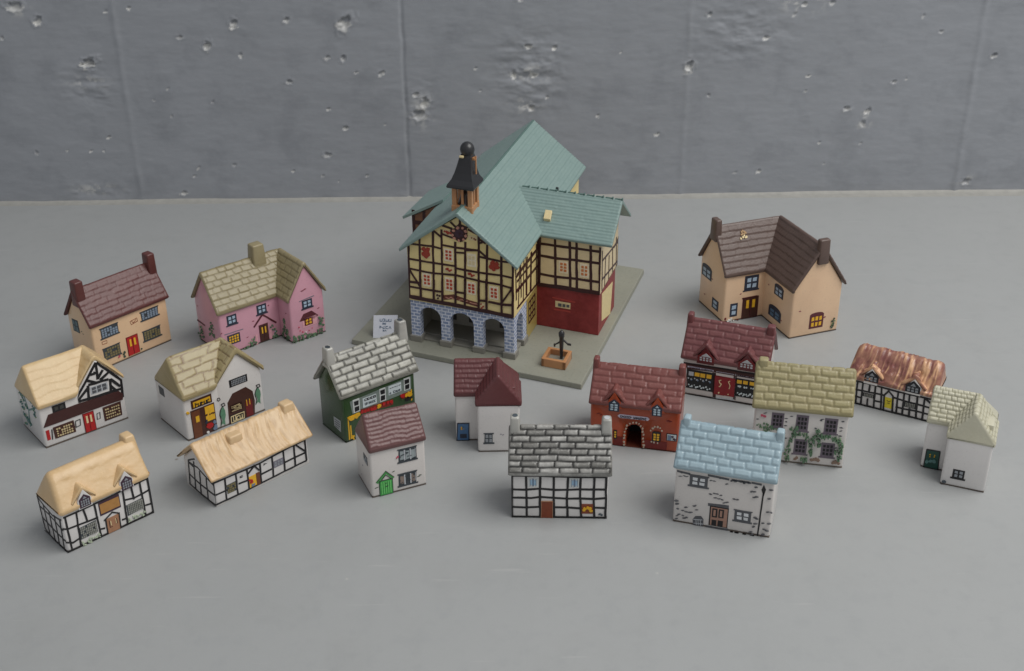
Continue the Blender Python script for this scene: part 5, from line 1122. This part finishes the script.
vo2 = N(t, 'ShaderNodeTexVoronoi'); vo2.inputs['Scale'].default_value = .17; mp2 = N(t, 'ShaderNodeMapping'); mp2.inputs['Location'].default_value = (7.3, 3.1, 0); t.links.new(v, mp2.inputs[0]); t.links.new(mp2.outputs[0], vo2.inputs['Vector'])
c = mix(t, c, srgb('6e6258'), ramp(t, vo2.outputs['Distance'], .009, .018, (.7,)*3, (0, 0, 0)))
wv = N(t, 'ShaderNodeTexNoise'); wv.inputs['Scale'].default_value = 1; wv.inputs['Detail'].default_value = 3
mp3 = N(t, 'ShaderNodeMapping'); mp3.inputs['Scale'].default_value = (.25, 3.5, 1); mp3.inputs['Rotation'].default_value = (0, 0, .9); t.links.new(v, mp3.inputs[0]); t.links.new(mp3.outputs[0], wv.inputs['Vector'])
c = mix(t, c, srgb('b2b2b0'), ramp(t, wv.outputs['Fac'], .66, .74, (0, 0, 0), (.35,)*3))
t.links.new(c, b.inputs['Base Color']); b.inputs['Roughness'].default_value = .48
ad = N(t, 'ShaderNodeMath', operation='ADD'); t.links.new(n3, ad.inputs[0]); t.links.new(n2, ad.inputs[1]); bump(t, b, ad.outputs[0], .12, .0004)
mb = MB(); mb.box(-160, 160, -60, 84.9, -4, 0)
fl = mb.obj('floor', m); fl['kind'] = 'structure'
WROT = R(.461); WY = 85.53
fl2 = fl
m, t, b = nt('painted_concrete'); v = coords(t); n1 = noise(t, v, .12, 5, .6)
mp3 = N(t, 'ShaderNodeMapping'); mp3.inputs['Scale'].default_value = (.6, 1, 5); t.links.new(v, mp3.inputs[0]); n2 = noise(t, mp3.outputs[0], 1.2, 5, .65); n3 = noise(t, v, 7, 3)
c = mix(t, srgb('909398'), srgb('9da0a6'), n1); c = mix(t, c, srgb('a2a3a8'), ramp(t, n2, .5, .75, (0, 0, 0), (.4,)*3))
at = N(t, 'ShaderNodeAttribute', attribute_name='tile'); c = mix(t, c, srgb('d0cfcb'), at.outputs['Fac'])  # pale colour for chips and for the painted light on pit lips
n4 = noise(t, v, .35, 4, .6); c = mix(t, c, srgb('777a80'), ramp(t, n4, .5, .72, (0, 0, 0), (.4,)*3))
t.links.new(c, b.inputs['Base Color']); b.inputs['Roughness'].default_value = .42
bump(t, b, n1, .1, .0006)
PITS = [(-33.4, 14.2, 0.35), (-32.1, 13.2, 0.26), (-34.7, 12.1, 0.13), (-29.1, 10.3, 0.31), (-18.8, 12.9, 0.26), (-15.2, 13.1, 0.19), (-11.2, 12.9, 0.39), (-22.6, 12.0, 0.16), (-20.8, 11.4, 0.29), (-18.6, 10.7, 0.13), (-12.6, 10.5, 0.16), (-11.5, 10.4, 0.19), (-10.7, 9.4, 0.1), (-9.0, 9.3, 0.16), (-15.4, 8.8, 0.18), (-23.9, 8.4, 0.08), (-25.0, 7.6, 0.08), (-20.9, 7.4, 0.11), (-23.9, 6.4, 0.1), (-12.8, 6.8, 0.13), (-11.7, 5.4, 0.18), (-13.1, 3.4, 0.19), (-28.6, 4.9, 0.13), (-33.9, 3.8, 0.13), (-30.0, 3.9, 0.1), (-29.1, 3.9, 0.08), (-19.9, 2.7, 0.11), (-22.5, 2.5, 0.1), (-22.9, 1.9, 0.1), (-13.6, 1.8, 0.1), (-12.5, 1.4, 0.06), (-15.7, 2.2, 0.1), (-10.4, 1.8, 0.11), (-23.8, 0.6, 0.16), (-8.9, 5.6, 0.08), (-25.8, 14.0, 0.13), (-27.4, 13.8, 0.1), (-8.8, 9.4, 0.12), (-6.6, 7.8, 0.19), (-6.0, 7.2, 0.25), (-6.4, 6.3, 0.36), (-2.4, 9.6, 0.1), (-2.1, 8.0, 0.08), (1.5, 6.7, 0.22), (6.2, 6.1, 0.12), (10.5, 4.7, 0.14), (12.5, 9.6, 0.3), (0.8, 14.3, 0.17), (7.7, 10.6, 0.07), (1.3, 11.1, 0.19), (3.1, 11.0, 0.17), (0.3, 9.1, 0.19), (1.7, 9.0, 0.17), (2.6, 7.5, 0.11), (20.9, 8.8, 0.1), (20.8, 7.7, 0.1), (27.0, 8.3, 0.15), (25.4, 6.2, 0.19), (25.2, 5.3, 0.19), (23.9, 6.4, 0.2), (22.2, 3.9, 0.09), (25.2, 3.8, 0.09), (22.7, 2.3, 0.07), (16.3, 1.7, 0.09), (18.0, 1.8, 0.15), (14.0, 7.5, 0.12), (33.7, 10.1, 0.16), (28.4, 12.9, 0.12), (20.1, 13.8, 0.17), (19.5, 13.1, 0.12), (29.8, 11.8, 0.13), (22.0, 13.9, 0.17), (27.8, 8.5, 0.07), (33.3, 0.8, 0.23), (13.7, 13.2, 0.17), (17.7, 11.5, 0.15)]
SEAMS = [(-26.9, .22, -.05), (-7.35, .12, .09), (12.4, .2, -.035), (32.55, .22, -.07), (-46.6, .2, -.1), (52.2, .2, -.1)]
def wall_field(X, Z):
    d = .10*(fbm(X*.08, Z*.12, 5, 4)-.5)*2 + .02*(fbm(X*.5, Z*1.6, 6, 4)-.5)*2 + .008*(fbm(X*2.2, Z*4, 8, 3)-.5)*2
    for x, w, dp in SEAMS:
        wx = x+.1*(vnoise(Z*.8, Z*0, 3)-.5)
        d = d + dp*np.exp(-((X-wx)/w)**2)*(.4+.9*vnoise(Z*1.4, Z*0+x, 9))
    rough = np.exp(-(((X-1.4)/2.2)**2+((Z-9.3)/2.6)**2))+.8*np.exp(-(((X+29.3)/1.6)**2+((Z-8.6)/1.6)**2))+.7*np.exp(-(((X-16)/3)**2+((Z-12)/2)**2))+.6*np.exp(-(((X+30)/2)**2+((Z-.8)/.6)**2))+.7*np.exp(-(((X+6.2)/1)**2+((Z-7)/1.6)**2))
    d = d + rough*.2*(fbm(X*.9, Z*1.9, 15, 4)-.5)*2
    return d
def pits_field(X, Z, d, extra):
    chip_lit_lip = np.zeros_like(X)
    for i, (x, z, r) in enumerate(PITS+extra):
        rr = r*.95; sel = (np.abs(X-x) < rr*3) & (np.abs(Z-z) < rr*3)
        if not sel.any(): continue
        a = ((i*73) % 7)*.25; xx = X[sel]-x; zz = Z[sel]-z
        u = (xx*math.cos(a)+zz*math.sin(a))*(.75 if i % 3 else .6); w = (-xx*math.sin(a)+zz*math.cos(a))
        q = np.sqrt(u*u+w*w)/rr*(1+.8*(vnoise(xx/rr*1.7+i, zz/rr*1.7, i)-.5))
        depth = min(.22, rr*.75)*(1.5 if i in (3, 66) else 1)
        low = q+.45*zz/rr+.35*(vnoise(xx/rr*2.3+i, zz/rr*2.3+5, i+3)-.5)
        chip_lit_lip[sel] = np.maximum(chip_lit_lip[sel], (1-sst(q, .95, 1.25))*sst(-zz/rr+.8*(vnoise(xx/rr*2+i, zz/rr*2, i+9)-.5), -.3, .05)*(.35+.65*_h(np.float64(i), np.float64(i*3), 5)))  # pale chipped paint, plus light painted onto each pit's lower lip
        d[sel] += depth*(1-sst(q, .45, 1.0)) - depth*.18*np.exp(-((q-1.15)/.28)**2)
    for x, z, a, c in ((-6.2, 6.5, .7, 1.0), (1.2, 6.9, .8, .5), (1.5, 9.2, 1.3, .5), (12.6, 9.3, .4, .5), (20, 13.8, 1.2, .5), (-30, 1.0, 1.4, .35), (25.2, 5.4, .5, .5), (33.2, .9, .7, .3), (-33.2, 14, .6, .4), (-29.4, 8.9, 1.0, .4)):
        chip_lit_lip = np.maximum(chip_lit_lip, .75*np.exp(-((X-x)/a)**2-((Z-z)/c)**2)*sst(fbm(X*2.6, Z*3.4, 40, 4), .5, .66))
    return d, chip_lit_lip
def wall():
    rng = random.Random(4)
    extra = [(rng.uniform(-60, 60), rng.uniform(.5, 34), rng.uniform(.05, .12)) for _ in range(6)]
    xs = np.concatenate([np.arange(-90, -38, 1.0), np.arange(-38, 38.01, .085), np.arange(39, 90, 1.0)])
    zs = np.concatenate([np.arange(-.3, 16, .085), np.arange(16.5, 70, .9)])
    X, Z = np.meshgrid(xs, zs, indexing='ij'); D, CH = pits_field(X, Z, wall_field(X, Z), extra)
    V = np.stack([X, D, Z], -1).reshape(-1, 3); n, k = X.shape; i = np.arange(n*k).reshape(n, k)
    f = np.stack([i[:-1, :-1], i[1:, :-1], i[1:, 1:], i[:-1, 1:]], -1).reshape(-1, 4).tolist()
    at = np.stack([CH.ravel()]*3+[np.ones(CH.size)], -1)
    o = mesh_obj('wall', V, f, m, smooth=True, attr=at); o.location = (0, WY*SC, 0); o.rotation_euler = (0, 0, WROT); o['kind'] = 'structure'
    mm, tt, bb = nt('wall_seal'); vv = coords(tt); tt.links.new(mix(tt, srgb('8f8e89'), srgb('aeaca6'), noise(tt, vv, 1.5, 4)), bb.inputs['Base Color']); bb.inputs['Roughness'].default_value = .5
    xs = np.arange(-90, 90, .25); pr = [(-1.2, -.02), (-.28, .012), (-.1, .06), (.1, .2), (.3, .25), (.3, -.05)]
    V = []
    for x in xs:
        j = .25*(fbm(np.array(x*.5), np.array(1.), 3)-.5)
        V += [(x, a+(j*.3 if -1 < a < .2 else 0), z*(1+j) if z > 0 else z) for a, z in pr]
    k = len(pr); f = [[i*k+q, i*k+q+1, (i+1)*k+q+1, (i+1)*k+q] for i in range(len(xs)-1) for q in range(k-1)]
    s = mesh_obj('floor_edge', V, f, mm, smooth=True); s.location = (0, WY*SC, 0); s.rotation_euler = (0, 0, WROT); s['kind'] = 'structure'
wall()

# ------------------------------------------------------------------ camera and lamps
cam = bpy.data.cameras.new('camera'); co = bpy.data.objects.new('camera', cam); COL.objects.link(co)
cam.sensor_width = 36; cam.lens = 36*1250/1024; cam.clip_start = .02; cam.clip_end = 20
th, ro = R(28.0), R(-.5)
r = Vector((1, 0, 0)); f = Vector((0, math.cos(th), -math.sin(th))); u = Vector((0, math.sin(th), math.cos(th)))
X = math.cos(ro)*r+math.sin(ro)*u; Y = -math.sin(ro)*r+math.cos(ro)*u
M = Matrix((X, Y, -f)).transposed().to_4x4(); M.translation = Vector((0, 0, .34)); co.matrix_world = M
scene.camera = co

def lamp(name, loc, target, sx, sy, power, col):
    l = bpy.data.lights.new(name, 'AREA'); l.shape = 'RECTANGLE'; l.size = sx; l.size_y = sy; l.energy = power; l.color = col
    o = bpy.data.objects.new(name, l); COL.objects.link(o); o.location = loc
    o.rotation_euler = (Vector(target)-Vector(loc)).to_track_quat('-Z', 'Y').to_euler(); return o
lamp('softbox', (.72, .3, 1.25), (.12, .56, 0), 1.2, 1.0, KEY, (1, .985, .955))
w = bpy.data.worlds.new('World'); scene.world = w; w.use_nodes = True
bg = w.node_tree.nodes['Background']; bg.inputs[0].default_value = (.95, .99, 1.05, 1); bg.inputs[1].default_value = AMB
vs = scene.view_settings; scene.display_settings.display_device = 'sRGB'; vs.view_transform = 'Standard'; vs.look = 'None'; vs.exposure = 0; vs.gamma = 1
